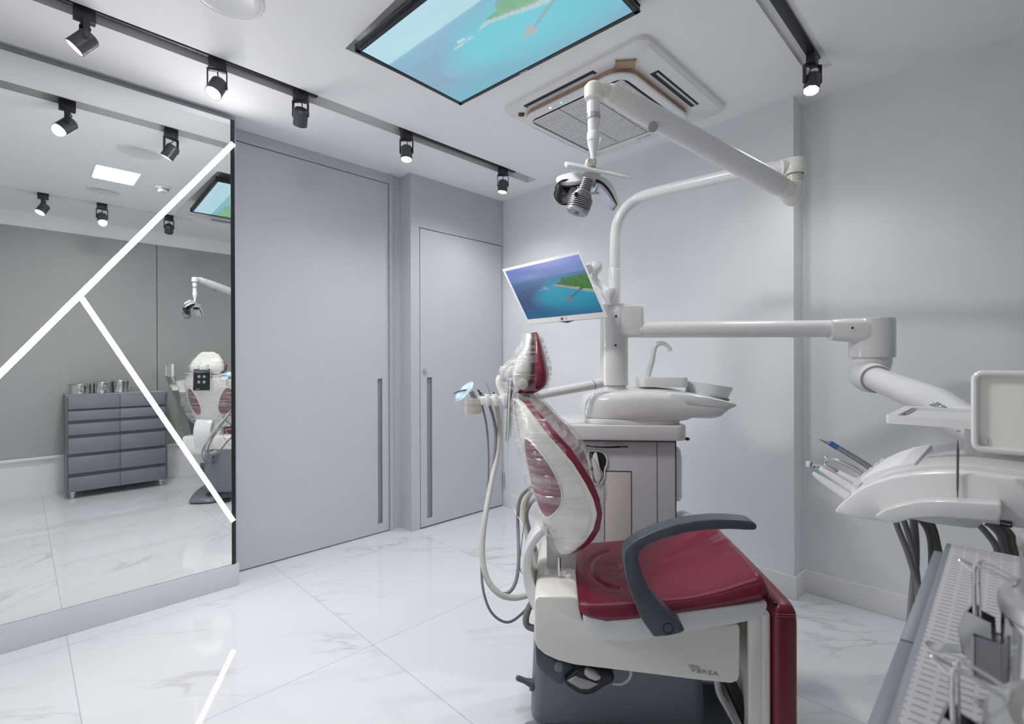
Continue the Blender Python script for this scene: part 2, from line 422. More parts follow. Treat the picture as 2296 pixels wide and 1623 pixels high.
def door_with_slot(name, x, y0, y1, z0, z1, hy0, hy1, hz0, hz1, label):
    """flat door leaf with a recessed vertical finger pull"""
    d = thing(name, label, 'door', frame(V((x, (y0+y1)/2, 0)))); d['kind'] = 'structure'
    bm = NB(); ys = [y0, hy0, hy1, y1]; zs = [z0, hz0, hz1, z1]
    for a in range(3):
        for b in range(3):
            if a == 1 and b == 1: continue
            quad(bm, (x, ys[a], zs[b]), (x, ys[a+1], zs[b]), (x, ys[a+1], zs[b+1]), (x, ys[a], zs[b+1]))
    t = x-.018
    for a, b in (((y0, z0), (y1, z0)), ((y1, z0), (y1, z1)), ((y1, z1), (y0, z1)), ((y0, z1), (y0, z0))):
        quad(bm, (x, *a), (x, *b), (t, *b), (t, *a))
    link('door_panel', bm, 'door_paint', d)
    bm = NB(); q = x-.016
    quad(bm, (q, hy0, hz0), (q, hy1, hz0), (q, hy1, hz1), (q, hy0, hz1))
    for a, b in (((hy0, hz0), (hy1, hz0)), ((hy1, hz0), (hy1, hz1)), ((hy1, hz1), (hy0, hz1)), ((hy0, hz1), (hy0, hz0))):
        quad(bm, (x, *a), (x, *b), (q, *b), (q, *a))
    link('handle', bm, 'handle_recess', d, label='recessed grey finger pull')
    return d
d1 = door_with_slot('door_1', -3.1, .80, 1.857, .008, 2.458, 1.770, 1.806, .069, 1.081, 'tall blue-grey sliding door beside the mirror')
d2 = door_with_slot('door_2', XL, 2.034, 2.841, .010, 2.154, 2.089, 2.134, .066, 1.085, 'narrow blue-grey flush door by the far corner')
bm = NB(); bx(bm, XL-.002, XL+.004, 2.056, 2.092, 1.112, 1.148, .003); bx(bm, XL+.003, XL+.014, 2.063, 2.085, 1.119, 1.141, .002)
link('lock', bm, 'lock_steel', d2, label='small square steel lock')
bm = NB(); tube(bm, [(XL+.008, 2.848, .15), (XL+.008, 2.848, .27)], .006); link('hinge', bm, 'lock_steel', d2)
# back wall: slightly askew stretch, shallow step, second stretch
e = (CORNER-PIL).normalized(); nrm = V((-e.y, e.x, 0))
bm = NB()
prism(bm, [CORNER+V((-.3, .012, 0)), PIL, V((PIL.x+.005, YB, 0)), (.45, YB, 0), (.45, 3.1, 0), (-3.3, 3.1, 0)], (0, 0, 2.66))
struct('wall_back', bm, 'plaster', label='pale grey brushed plaster wall with a shallow step', cat='wall')
bm = NB(); k = .115; t = .012
pp = [CORNER, PIL, V((PIL.x+.005, YB, 0)), V((.30, YB, 0))]
off = [V((0, -t, 0)), V((t, -t, 0)), V((t, -t, 0)), V((0, -t, 0))]
prism(bm, [p+V((0, .002, 0)) for p in pp]+[p+o for p, o in zip(pp[::-1], off[::-1])], (0, 0, k), .003)
struct('baseboard_back', bm, 'white_trim', label='low white skirting board along the plaster wall', cat='baseboard')
bm = bx(NB(), XL, XL+.042, YF, .838, 0, .115, .002)
struct('baseboard_left', bm, 'plinth_paint', label='pale grey plinth under the wall mirror', cat='baseboard')
# wall opposite the mirror (seen in it): grey panels over a white base, white band under the ceiling
bm = NB(); bx(bm, XR+.03, .5, YF-.1, 3.05, 0, .34, mi=0); bx(bm, XR, .5, YF-.1, 1.004, .355, 2.66, mi=1); bx(bm, XR, .5, 1.010, 3.05, .355, 2.66, mi=1)
struct('wall_right', bm, ['white_trim', 'grey_panel'], label='dark grey panelled wall above a white base, seen in the mirror', cat='wall')
bm = bx(NB(), XR-.012, XR+.05, YF, YB, .325, .352, .002); struct('trim_1', bm, 'white_trim', label='thin white ledge under the grey wall panels, seen in the mirror', cat='trim')
bm = bx(NB(), XR-.02, XR+.1, YF, YB, 2.405, 2.53); struct('trim_2', bm, 'ceiling_paint', label='white band between grey panels and ceiling, seen in the mirror', cat='trim')
bm = bx(NB(), -3.25, .5, YF-.1, YF, 0, 2.66); struct('wall_front', bm, 'plaster', label='pale plaster wall behind the viewpoint', cat='wall')
# ------------------------------------------------------------------ mirror with light lines
ME = .825
m = thing('wall_mirror', 'large frameless wall mirror with two glowing light lines', 'mirror', frame(V((XM, -.3, .117))))
bm = bx(NB(), XL+.001, XM, YF+.02, ME-.02, .1155, 2.496); link('glass', bm, 'mirror_glass', m)
bm = bx(NB(), XL+.001, XM+.001, ME-.02, ME, .1155, 2.5); link('edge_strip', bm, 'mirror_edge', m, label='black side edge')
bm = bx(NB(), XL+.001, XM+.001, YF+.02, ME-.02, 2.496, 2.503); link('top_strip', bm, 'mirror_grey_edge', m)
def led(p, q, wd, label):
    a, b = V(p), V(q); d = (b-a).normalized(); n = V((1, 0, 0)).cross(d)
    bm = prism(NB(), [a+n*wd/2, b+n*wd/2, b-n*wd/2, a-n*wd/2], (.003, 0, 0))
    link('light_strip', bm, 'led_glow', m, label=label)
pA = onX(523, 322, XM); pB = onX(0, 838, XM); dd = (pA-pB).normalized()
led(pB-dd*.9, pA, .024, 'long glowing line rising across the mirror to its top right corner')
pC = onX(183, 668, XM); pD = onX(523, 1168, XM)
led(pC, pD, .021, 'shorter glowing line falling from the long one to the mirror bottom right')
# ------------------------------------------------------------------ tracks and spotlights
def track(name, x0, x1, y0, y1, z0, z1, label, open_=False):
    bm = NB()
    if open_:
        bx(bm, x0, x0+.006, y0, y1, z0, z1); bx(bm, x1-.006, x1, y0, y1, z0, z1); bx(bm, x0, x1, y0, y1, z1-.006, z1)
        bx(bm, x0, x1, y1-.006, y1, z0, z1)
    else: bx(bm, x0, x1, y0, y1, z0, z1, .002)
    tag(link(name, bm, 'black_metal'), label, 'light track', 'black light tracks in the ceiling slots')
track('light_track', -2.506, -2.482, -1.6, 1.085, 2.551, 2.593, 'black light track in the long ceiling slot above the mirror')
track('light_track', -2.506, -2.482, 1.575, 2.52, 2.551, 2.593, 'short black light track in the ceiling slot above the flush door')
track('light_track', -.622, -.582, 1.28, 2.52, 2.536, 2.5455, 'black light track in the ceiling slot near the plaster wall')
#
GS = 'black spotlights on the ceiling tracks'
def spot(x, y, aim, yaw, label, lit=True, octo=False, power=None, ztop=2.535, size=1.0, wide=150):
    """adapter in the track, U bracket, cylinder head, lens, loop of cable"""
    s = thing('spotlight', label, 'spotlight', frame(V((x, y, ztop))), GS)
    a = V(aim).normalized(); X_ = V((math.cos(yaw), math.sin(yaw), 0)); Y_ = V((-X_.y, X_.x, 0))
    bm = box(NB(), (x, y, ztop-.018), (.034, .066, .055), None, .003); link('adapter', bm, 'black_metal', s)
    hub = V((x, y, ztop-.118)); hw = .037*size
    bm = NB(); zt = ztop-.048
    for sg in (-1, 1): box(bm, hub+X_*sg*hw+V((0, 0, (zt-hub.z)/2)), (.004, .020, zt-hub.z+.01), (X_, Y_, V((0, 0, 1))), .001)
    box(bm, (x, y, zt), (2*hw, .020, .005), (X_, Y_, V((0, 0, 1))), .001)
    for sg in (-1, 1): lathe(bm, [(.007, 0), (.007, .006)], hub+X_*sg*(hw-.003), X_*sg, 12)
    link('bracket', bm, 'black_metal', s)
    L_ = .080*size; r = .0335*size; b = hub-a*L_*.42; n = 8 if octo else 28
    bm = lathe(NB(), [(r*.80, 0), (r, .008), (r, L_), (r*.92, L_), (r*.90, L_-.010), (.001, L_-.010)], b, a, n, cap=True)
    link('lamp_head', bm, 'spot_body', s, sharp=30)
    bm = lathe(NB(), [(r*.86, 0), (r*.86, .003)], b+a*(L_-.009), a, 24); link('lens', bm, 'lens_glow' if lit else 'lens_off', s)
    bm = tube(NB(), [(x, y, ztop-.04), hub+Y_*.018+V((0, 0, .05)), hub-X_*.016+V((0, 0, .035)), b], .0025, 6, 6); link('cable', bm, 'black_plastic', s)
    if lit:
        ld = bpy.data.lights.new('spot_beam', 'SPOT'); ld.energy = power or P_LEFT; ld.spot_size = math.radians(wide); ld.spot_blend = 1; ld.shadow_soft_size = .028; ld.color = LAMP
        lo = bpy.data.objects.new('spot_beam', ld); COL.objects.link(lo); lo.location = b+a*(L_+.004); lo.rotation_euler = a.to_track_quat('-Z', 'Y').to_euler()
XA = -2.466
spot(XA, .180, (-.18, -.62, -.76), 0.1, 'lit spotlight nearest on the track above the mirror, tilted left', power=P_LEFT*.45)
spot(XA, .625, (.25, -.42, -.86), 1.2, 'lit spotlight second on the track above the mirror, lens turned toward the room', power=P_LEFT*.45)
spot(XA, .990, (-.72, .22, -.72), .75, 'unlit box spotlight hanging above the sliding door, turned away', lit=False)
spot(XA, 1.600, (.12, -.10, -1), .75, 'lit spotlight above the wall strip between the two doors')
spot(XA, 2.378, (-.06, -.10, -1), .75, 'lit spotlight nearest the far corner, at the end of its track')
XB = -.600
spot(XB, 2.458, (-.02, -.32, -.94), .9, 'lit spotlight at the end of the track near the plaster wall', octo=True, power=P_END)
XB = -.490
spot(XB, .140, (-.30, -.42, -.86), .1, 'lit spotlight seen in the mirror, leftmost of its row, tilted left', power=P_MID, wide=120)
spot(XB, .500, (-.45, .05, -.9), 1.5, 'lit spotlight seen in the mirror, middle of its row, facing the glass', power=P_MID, wide=120)
spot(XB, .970, (.7, .1, -.7), 1.5, 'unlit spotlight seen in the mirror beside the ceiling screen', lit=False)
# ------------------------------------------------------------------ flush ceiling fittings
def speaker(x, y, r, label):
    s = thing('ceiling_speaker', label, 'speaker', frame(V((x, y, ZC_))), 'round white ceiling speakers')
    bm = lathe(NB(), [(r, 0), (r, .004), (r*.93, .008), (r*.90, .006), (r*.90, 0)], (x, y, ZC_), (0, 0, -1), 48); link('rim', bm, 'white_trim', s)
    bm = lathe(NB(), [(r*.90, 0), (r*.89, .007), (r*.72, .0085), (r*.70, .0075), (0, .010)], (x, y, ZC_), (0, 0, -1), 48); link('speaker_grille', bm, 'white_plastic', s)
speaker(-2.00, .545, .118, 'round white ceiling speaker between the mirror track and the ceiling screen')
speaker(-.93, .465, .105, 'round white ceiling speaker seen only in the mirror, below the bright panel')
s = thing('smoke_detector', 'small white smoke detector on the ceiling, seen in the mirror', 'smoke detector', frame(V((-1.37, .775, ZC_))))
bm = lathe(NB(), [(.052, 0), (.052, .014), (.046, .018)], (-1.37, .775, ZC_), (0, 0, -1), 32); link('base', bm, 'white_plastic', s)
bm = lathe(NB(), [(.034, .018), (.034, .040), (.026, .046), (0, .047)], (-1.37, .775, ZC_), (0, 0, -1), 32)
link('sensor_head', bm, 'white_plastic', s)
bm = NB()
for i in range(20):
    a = 2*math.pi*i/20; box(bm, (-1.37+.0345*math.cos(a), .775+.0345*math.sin(a), ZC_-.028), (.003, .004, .012), (V((math.cos(a), math.sin(a), 0)), V((-math.sin(a), math.cos(a), 0)), V((0, 0, 1))))
link('vent', bm, 'black_plastic', s)
PX, PY = -1.415, .492
s = thing('ceiling_panel_light', 'bright rectangular ceiling panel light, seen in the mirror', 'light', frame(V((PX, PY, ZC_))))
bm = NB(); bx(bm, PX-.152, PX+.152, PY-.126, PY+.126, ZC_-.006, ZC_, .001); link('frame', bm, 'white_trim', s)
bm = NB(); bx(bm, PX-.145, PX+.145, PY-.119, PY+.119, ZC_-.008, ZC_-.005); link('diffuser', bm, 'panel_glow', s)
ld = bpy.data.lights.new('panel_beam', 'AREA'); ld.shape = 'RECTANGLE'; ld.size = .28; ld.size_y = .23; ld.energy = P_PANEL; ld.color = LAMP
lo = bpy.data.objects.new('panel_beam', ld); COL.objects.link(lo); lo.location = (PX, PY, ZC_-.012)
# ------------------------------------------------------------------ the picture on the two screens
def picture(u, v, pale=0):
    """a tropical bay: sky, far sea, lagoon, wooded island, beach, jetty, boat"""
    n = lambda x, y, s: noise.noise(V((x*s, y*s, 3.1)))
    mix = lambda a, b, t: tuple(p+(q-p)*max(0, min(1, t)) for p, q in zip(a, b))
    if v > .73: c = mix((.30, .42, .66), (.42, .46, .80), (v-.73)/.27); c = mix(c, (.46, .55, .74), max(0, .25+.8*n(u*.5, v*2.5, 4)))
    else:
        far = mix((.24, .42, .58), (.22, .34, .52), (.73-v)/.2)
        c = far
        d = math.hypot((u-.66)*1.0, (v-.34)*1.25)+.05*n(u, v, 5)
        c = mix(c, (.08, .55, .66), (.50-d)/.22) if d < .5 else mix(far, (.20, .28, .44), (.6-v)/.3)
        if v < .30: c = mix(c, (.07, .36, .50), (.30-v)/.28*(1.15-u*.6))
        if v < .5: c = mix(c, (.0, .50, .62), max(0, 1-math.hypot(u-.93, v-.28)/.3)*.8)
    top = .545+.115*min(1, max(0, (u-.50)/.25))+.02*n(u, 0, 18)+.015*n(u, 5, 45)
    if .62 < u < .76: top += .035*max(0, 1-abs(u-.685)/.05)
    low = .575-.19*max(0, u-.56)/.44-.012*n(u, 1, 9); beach = low-.035-.06*max(0, u-.55)
    if u > .50 and v < top:
        if v > low: g = .5+.5*n(u, v, 22); c = mix((.07, .26, .08), (.24, .58, .10), g*.6+.5*(u-.5)); c = mix(c, (.22, .30, .32), max(0, 1-math.hypot(u-.68, v-top+.01)/.05)*.8)
        elif v > beach: c = mix((.62, .58, .52), (.42, .62, .60), (low-v)/(low-beach)*1.0)
    if .63 < u < .80 and abs(v-low-.005) < .010: c = (.38, .33, .32)
    a, b = (.865, .435), (.665, .285)
    t = ((u-a[0])*(b[0]-a[0])+(v-a[1])*(b[1]-a[1]))/((b[0]-a[0])**2+(b[1]-a[1])**2)
    if 0 <= t <= 1.02 and math.hypot(u-a[0]-(b[0]-a[0])*t, v-a[1]-(b[1]-a[1])*t) < .009: c = (.30, .31, .34)
    if math.hypot((u-.655)/1.5, v-.275) < .026 or math.hypot((u-.675)/1.2, v-.318) < .02: c = (.48, .40, .41)
    if math.hypot((u-.86)/2, v-.43) < .015: c = (.36, .28, .34)
    if abs(v-.515-(u-.4)*.12) < .009 and .33 < u < .46: c = (.50, .60, .66)
    if abs(v-.545-(u-.4)*.05) < .008 and .38 < u < .43: c = (.60, .70, .74)
    if abs(u-.115) < .01 and abs(v-.55) < .01: c = (.18, .22, .38)
    if .69 < v < .77 and u < .6: c = mix(c, (.33, .46, .64), (1-abs(v-.73)/.04)*.6)
    if pale: c = mix(c, (.66, .80, .80), .56*pale+(.30*pale if v > .73 else 0)); 
    if not pale: c = tuple(q*.86 for q in c)
    return c
def screen(name, bl, br, tl, parent, pale, nx=150, ny=86):
    bl, br, tl = V(bl), V(br), V(tl); me = bpy.data.meshes.new(name); inv = ROOT[parent].inverted()
    vs = []; fs = []; cs = []
    for j in range(ny+1):
        for i in range(nx+1):
            u, v = i/nx, j/ny; vs.append(inv @ (bl+(br-bl)*u+(tl-bl)*v)); c = picture(u+(.03 if pale else 0), v-(.03 if pale else 0), pale); cs.append(tuple(x**2.2 for x in c)+(1,))
    for j in range(ny):
        for i in range(nx): a = j*(nx+1)+i; fs.append((a, a+1, a+nx+2, a+nx+1))
    me.from_pydata([tuple(p) for p in vs], [], fs); at = me.color_attributes.new('picture', 'FLOAT_COLOR', 'POINT')
    for k_, c in enumerate(cs): at.data[k_].color = c
    me.materials.append(MATS['screen_picture']); o = bpy.data.objects.new(name, me); COL.objects.link(o); o.parent = parent; ROOT[o] = ROOT[parent]
    return o
# ceiling screen: hangs flush in its recess, turned a little
ZT = 2.492
tb = [onZ(804.2, 108.2, ZT), onZ(1032.9, 234.1, ZT), onZ(1433.8, 25.9, ZT)]    # corners: top left, bottom left, bottom right of the picture
TLc, BLc, BRc = tb; ex = (BRc-BLc); wx_ = ex.length; ex.normalize(); ey = (TLc-BLc); ey = (ey-ex*ey.dot(ex)); hy = ey.length; ey.normalize()
cT = BLc+ex*wx_/2+ey*hy/2
s = thing('ceiling_screen', 'flat screen set in the ceiling showing a turquoise bay', 'television', frame(cT))
AXT = (ex, ey, V((0, 0, 1)))
bm = NB(); box(bm, cT+V((0, 0, .012)), (wx_, hy, .022), AXT, .004, 3); link('housing', bm, 'tv_bezel', s)
bm = NB(); box(bm, cT+V((0, 0, .058)), (.4, .3, .07), AXT, .004); link('mount', bm, 'dark_slot', s)
bz = .017
bl = BLc+ex*bz+ey*bz+V((0, 0, -.0012)); br = BRc-ex*bz+ey*bz+V((0, 0, -.0012)); tl = bl+ey*(hy-2*bz)
bm = NB()
for a, b, c_, d_ in ((0, wx_, 0, bz*.9), (0, wx_, hy-bz*.9, hy), (0, bz*.9, 0, hy), (wx_-bz*.9, wx_, 0, hy)):
    box(bm, BLc+ex*(a+b)/2+ey*(c_+d_)/2+V((0, 0, -.001)), (b-a, d_-c_, .006), AXT, .001)
link('bezel', bm, 'tv_bezel', s)
screen('display', bl, br, tl, s, 1.0)
bm = box(NB(), BLc+ex*(wx_*.43)+ey*.006+V((0, 0, -.0045)), (.045, .004, .002), AXT); link('badge', bm, 'print_light', s)
# ------------------------------------------------------------------ ceiling air conditioner
A0, A1, B0, B1 = -1.875, -1.030, 1.792, 2.628; ZA = 2.498
acx, acy = (A0+A1)/2, (B0+B1)/2
s = thing('ceiling_air_conditioner', 'square white air conditioner panel in the ceiling with louvred slots', 'air conditioner', frame(V((acx, acy, ZC_))))
ix0, ix1, iy0, iy1 = -1.790, -1.187, 1.882, 2.498
def plate(z0, z1, o, i, r_o, r_i, holes=()):
    """ring plate between two rounded rectangles"""
    O_ = rrect(*o, r_o, 6); I_ = rrect(*i, r_i, 6); n = len(O_)
    R = [[V((x, y, z1)) for x, y in O_], [V((x, y, z0+.012)) for x, y in O_], [V((x+(acx-x)*.035, y+(acy-y)*.035, z0)) for x, y in O_], [V((x, y, z0)) for x, y in I_], [V((x, y, z1)) for x, y in I_]]
    return R
bm = NB(); rings(bm, plate(ZA, ZC_, (A0, A1, B0, B1), (ix0, ix1, iy0, iy1), .05, .06), cap=False); link('outer_panel', bm, 'white_plastic', s)
bm = NB(); j = .012
prism(bm, [V((x, y, ZA-.025)) for x, y in rrect(-1.808, -1.169, 1.864, 2.516, .096, 8)], (0, 0, .045)); link('gasket', bm, 'cardboard', s, label='brown strip showing around the grille')
bm = NB(); fx0, fx1, fy0, fy1 = -1.812, -1.165, 1.860, 2.520
g0, g1, h0, h1 = -1.778, -1.205, 1.905, 2.465
zf = ZA-.036
O_ = rrect(fx0, fx1, fy0, fy1, .10, 8); I_ = rrect(g0, g1, h0, h1, .05, 8)
rings(bm, [[V((x, y, zf+.012)) for x, y in O_], [V((x, y, zf+.005)) for x, y in O_], [V((x+(acx-x)*.02, y+(acy-y)*.02, zf)) for x, y in O_], [V((x, y, zf)) for x, y in I_], [V((x, y, zf+.010)) for x, y in I_]], cap=False)
link('front_frame', bm, 'white_plastic', s)
bm = NB(); bx(bm, g0, g1, h0, h1, zf+.008, zf+.012, mi=0)
cols = [g0+.012, g0+.012+(g1-g0-.024)/3, g0+.012+(g1-g0-.024)*2/3, g1-.012]; ns = 34
for c in range(3):
    for i in range(ns):
        y = h0+.014+(h1-h0-.028)*(i+.5)/ns
        box(bm, ((cols[c]+cols[c+1])/2, y, zf+.002), (cols[c+1]-cols[c]-.006, .0085, .006), None, 0, mi=1)
link('grille', bm, ['shadow_gap', 'white_plastic'], s)
for nm, (x0, x1, y0, y1) in (('a', (-1.735, -1.305, 1.818, 1.848)), ('b', (-1.140, -1.098, 2.025, 2.437)), ('c', (-1.71, -1.27, 2.560, 2.584)), ('d', (-1.862, -1.836, 2.02, 2.40))):
    white = nm in 'cd'
    bm = bx(NB(), x0, x1, y0, y1, ZA-.0015, ZA+.004); o = link('air_slot', bm, 'grille_grey' if white else 'dark_slot', s)
    if not white:
        lx = (x0+x1)/2; ly = (y0+y1)/2
        b2 = NB(); box(b2, (lx+(.008 if nm == 'b' else 0), ly+(.008 if nm == 'a' else 0), ZA-.004), (x1-x0-.02 if nm == 'a' else .010, y1-y0-.02 if nm == 'b' else .010, .004)); q = link('louvre', b2, 'grille_grey', o)
for px, py, d_ in ((1.0, 0.0, 45), (0.0, 0.0, 135)):
    x = ix0-.01+px*(ix1-ix0+.02); y = iy0-.01+py*(iy1-iy0+.02); a = math.radians(d_)
    q = V((x+(.004 if px else .0), y, ZA-.003)); dv = V((acx-x, acy-y, 0)).normalized(); sv = V((-dv.y, dv.x, 0))
    bm = box(NB(), q, ((.05, .085, .010) if px else (.03, .03, .010)), (dv, sv, V((0, 0, 1))), .003); link('corner_cap', bm, 'cardboard' if px and not py else ('brown_foam' if not px else 'white_plastic'), s)
bm = NB(); p1 = V((g0+(g1-g0)*.30, h0-.028, zf-.001)); bx(bm, p1.x-.004, p1.x+.004, p1.y-.004, p1.y+.004, zf-.002, zf+.002); link('indicator_light', bm, 'indicator_blue', s, label='small blue-white indicator')
bm = NB(); bx(bm, p1.x+.066, p1.x+.074, p1.y-.004, p1.y+.004, zf-.002, zf+.002); link('indicator_light', bm, 'indicator_green', s, label='small green indicator')
text('lettering', 'CENTURY', .022, (g0+(g1-g0)*.58, h1+.030, zf-.0005), (-1, 0, 0), (0, 1, 0), 'print_grey', s)
# ================================================================== DENTAL CHAIR (chair frame: x = towards the feet, y = away, z = up)
chair = thing('dental_chair', 'maroon leather dental chair with white casing and dark armrest', 'dental chair', frame(V((C0.x, C0.y, 0)), 'chair'))
Z5 = lambda x, y: (1150+x/3.293, 1130+y/3.293)          # pixel helpers for two enlarged views
Z4 = lambda x, y: (1030+x/3.5275, 960+y/3.5275)
Z1 = lambda x, y: (1000+x/5.41, 700+y/5.41)
def prof(pts, yc): return [onC(x, y, yc) for x, y in pts]
YN = -.235                                               # plane of the near seat side
# --- base: dark column cover with a foot running out behind, seen in the mirror too
bm = NB(); YK = -.055; L_ = toch(onC(1196, 1500, YK)).x
prism(bm, [ch(L_+.005, YK, .47), ch(L_-.004, YK, .25), ch(L_-.012, YK, .08), ch(L_+.52, YK, .08), ch(L_+.50, YK, .40), ch(L_+.46, YK, .47)], YC*.30, .035, 3)
link('base_column', bm, 'slate_base', chair)
def base_foot():
    bm = NB(); R = []
    for x, hw, z in ((-.40, .07, .03), (-.385, .095, .045), (-.34, .115, .058), (-.27, .14, .075), (-.20, .19, .095), (-.1, .24, .115), (.25, .24, .115), (.42, .22, .08), (.46, .18, .04)):
        ring = []
        for a in range(17):
            t = math.pi*a/16; ring.append(ch(x, (-.055 if x < -.25 else -.02 if x < -.15 else .02)-math.cos(t)*hw, .012+(z-.012)*math.sin(t)**.55))
        R.append(ring)
    rings(bm, R); link('base_foot', bm, 'slate_base', chair)
base_foot()
bm = NB()
for x, y in ((-.34, -.09), (-.34, .13), (.40, -.14), (.40, .18)): bm = lathe(NB(), [(.03, 0), (.03, .02)], ch(x, y, 0), n=20); link('levelling_foot', bm, 'rubber', chair)
# bracket on the column with a round button, and the side peg
YB_ = YK-.028
bm = prism(NB(), prof([Z5(165, 1060), Z5(200, 1105), Z5(300, 1165), Z5(400, 1190), Z5(450, 1205), Z5(445, 1240), Z5(370, 1280), Z5(375, 1335), Z5(330, 1335), Z5(300, 1310), Z5(200, 1225), Z5(170, 1180)], YB_), YC*.06, .006); link('control_bracket', bm, 'slate_plastic', chair)
c = onC(*Z5(340, 1200), YB_); bm = lathe(NB(), [(.0145, 0), (.0145, .006), (.010, .010), (0, .011)], c, -YC, 24); link('round_button', bm, 'slate_base', chair)
a = onC(*Z5(140, 1325), YK+.03); b = onC(*Z5(40, 1285), YK+.03)
bm = tube(NB(), [a+XC*.03, a, (a+b)/2, b], [.014, .014, .0085, .0085], 14); ball(bm, b, .0085); lathe(bm, [(.02, -.004), (.02, .004)], a+(a-b)*.05, (a-b).normalized(), 20); link('tilt_lever', bm, 'slate_plastic', chair)
# --- casing under the seat
YCA = -.225
cas = [(1197.5, 1352), (1200, 1342), (1209, 1337), (1284, 1337), (1296, 1342), (1304, 1390), (1340, 1412), (1655, 1400), (1660, 1408), (1659, 1515), (1655, 1528), (1640, 1533), (1560, 1525), (1450, 1511), (1360, 1500), (1290, 1491.5), (1250, 1481), (1222, 1468), (1205, 1453), (1198, 1436)]
bm = prism(NB(), prof(cas, YCA), YC*.44, .012, 3); link('side_casing', bm, 'cream_plastic', chair)
o = onC(1579.5, 1506.5, YCA)-YC*.0012; tilt = (onC(1616, 1511, YCA)-onC(1540, 1499, YCA)).normalized(); upv = YC.cross(tilt)*-1
text('lettering', 'VERSA', .0150, o, tilt, upv, 'print_grey', chair, squeeze=1.75)
o = onC(1556, 1494.0, YCA)-YC*.0012
text('lettering', 'NEW', .0095, o, tilt, upv, 'print_grey', chair, squeeze=1.35)
# seat pan (lighter shell under the cushion)
pan = [(1306, 1378), (1309, 1400), (1322, 1420), (1345, 1434), (1380, 1441), (1440, 1437), (1530, 1420), (1640, 1402), (1700, 1390), (1716, 1378), (1722, 1362), (1722, 1350), (1530, 1372), (1360, 1392)]
bm = prism(NB(), prof(pan, -.232), YC*.46, .007, 2); link('seat_pan', bm, 'white_plastic', chair)
# --- seat cushion: loft along x, rounded section
def seat():
    bm = NB(); R = []; N = 44
    near_top = [(1293, 1352), (1300, 1357), (1340, 1359), (1400, 1356), (1470, 1350), (1545, 1343), (1620, 1326), (1670, 1309), (1697, 1302), (1715, 1304), (1727, 1318), (1733, 1334)]
    near_bot = [(1293, 1362), (1300, 1382), (1320, 1400), (1363, 1407), (1420, 1402), (1530, 1385), (1620, 1372), (1690, 1362), (1710, 1358), (1722, 1354), (1729, 1349), (1733, 1340)]
    T = [toch(onC(x, y, YN)) for x, y in near_top]; Bt = [toch(onC(x, y, YN)) for x, y in near_bot]
    T = spline(T, 4); Bt = spline(Bt, 4)
    def crease(x, y):
        h = 0
        r_ = math.hypot((x-x0_-.135)/1.0, (y+.02)*.62); ang = math.atan2(y+.02, x-x0_-.135)
        if abs(abs(ang)-math.pi) < 1.5: h -= .006*math.exp(-((r_-.085)/.006)**2)
        for xa, ya, xb, yb, dp, wd in CR:
            t_ = max(0, min(1, ((x-x0_-xa)*(xb-xa)+(y-ya)*(yb-ya))/((xb-xa)**2+(yb-ya)**2))); dx, dy = x-x0_-xa-(xb-xa)*t_, y-ya-(yb-ya)*t_
            h += dp*math.exp(-((dx*dx+dy*dy)/(wd*wd)))*math.sin(math.pi*min(1, max(0, .12+.76*t_)))
        return h
    CR = [(.20, -.10, .42, -.02, -.004, .012), (.24, -.14, .45, -.09, .0035, .014), (.28, .02, .50, .10, -.004, .012), (.33, -.02, .52, .04, .004, .014), (.36, .10, .53, .17, .003, .014), (.08, -.10, .17, -.03, -.005, .010), (.10, .01, .20, -.05, -.004, .010), (.05, -.17, .30, -.19, .003, .016)]
    x0_ = T[0].x
    def dense(P, k):
        out = []
        for a_, b_ in zip(P, P[1:]): out += [a_+(b_-a_)*(i/k) for i in range(k)]
        return out+[P[-1]]
    T, Bt = dense(T, 3), dense(Bt, 3)
    for t, b in zip(T, Bt):
        x = (t.x+b.x)/2; zt, zb = t.z, b.z; u = (x-T[0].x)/(T[-1].x-T[0].x)
        endk = min(1, min(u, 1-u)/.06)**.5 if 0 < u < 1 else 0
        hw = .235-.02*(1-endk); ring = []; NT = 64
        for k in range(NT+1):
            v = -1+2*k/NT; y = hw*math.copysign(1-(1-abs(v))**1.25, v); e_ = max(0, (abs(y)-hw+.03)/.03); drop = (zt-zb)*.5*(1-math.sqrt(max(0, 1-e_*e_)))
            ring.append(ch(x, y, zt-drop+endk*((.014-.010*math.sin(math.pi*min(1, u*1.15)))*(1-abs(y/hw)**4)+crease(x, y)*(1-e_))))
        for k in range(13):
            v = 1-2*k/12; y = hw*math.copysign(1-(1-abs(v))**1.8, v); e_ = max(0, (abs(y)-hw+.03)/.03)
            ring.append(ch(x, y*.999, zb+(zt-zb)*.45*(1-math.sqrt(max(0, 1-e_*e_)))))
        R.append(ring)
    rings(bm, R); return link('seat_cushion', bm, 'maroon_leather', chair, sharp=60)
seat()
bm = NB()
for dy, dz in ((.0, 0), (.006, .0035)):
    tube(bm, [onC(x, y-1.2, YN+.004+dy)+ZC*dz for x, y in ((1303, 1357), (1340, 1358), (1400, 1355), (1470, 1349), (1545, 1342), (1620, 1325), (1670, 1308), (1697, 1301))], .0009, 6, 5)
link('seam', bm, 'stitching', chair)
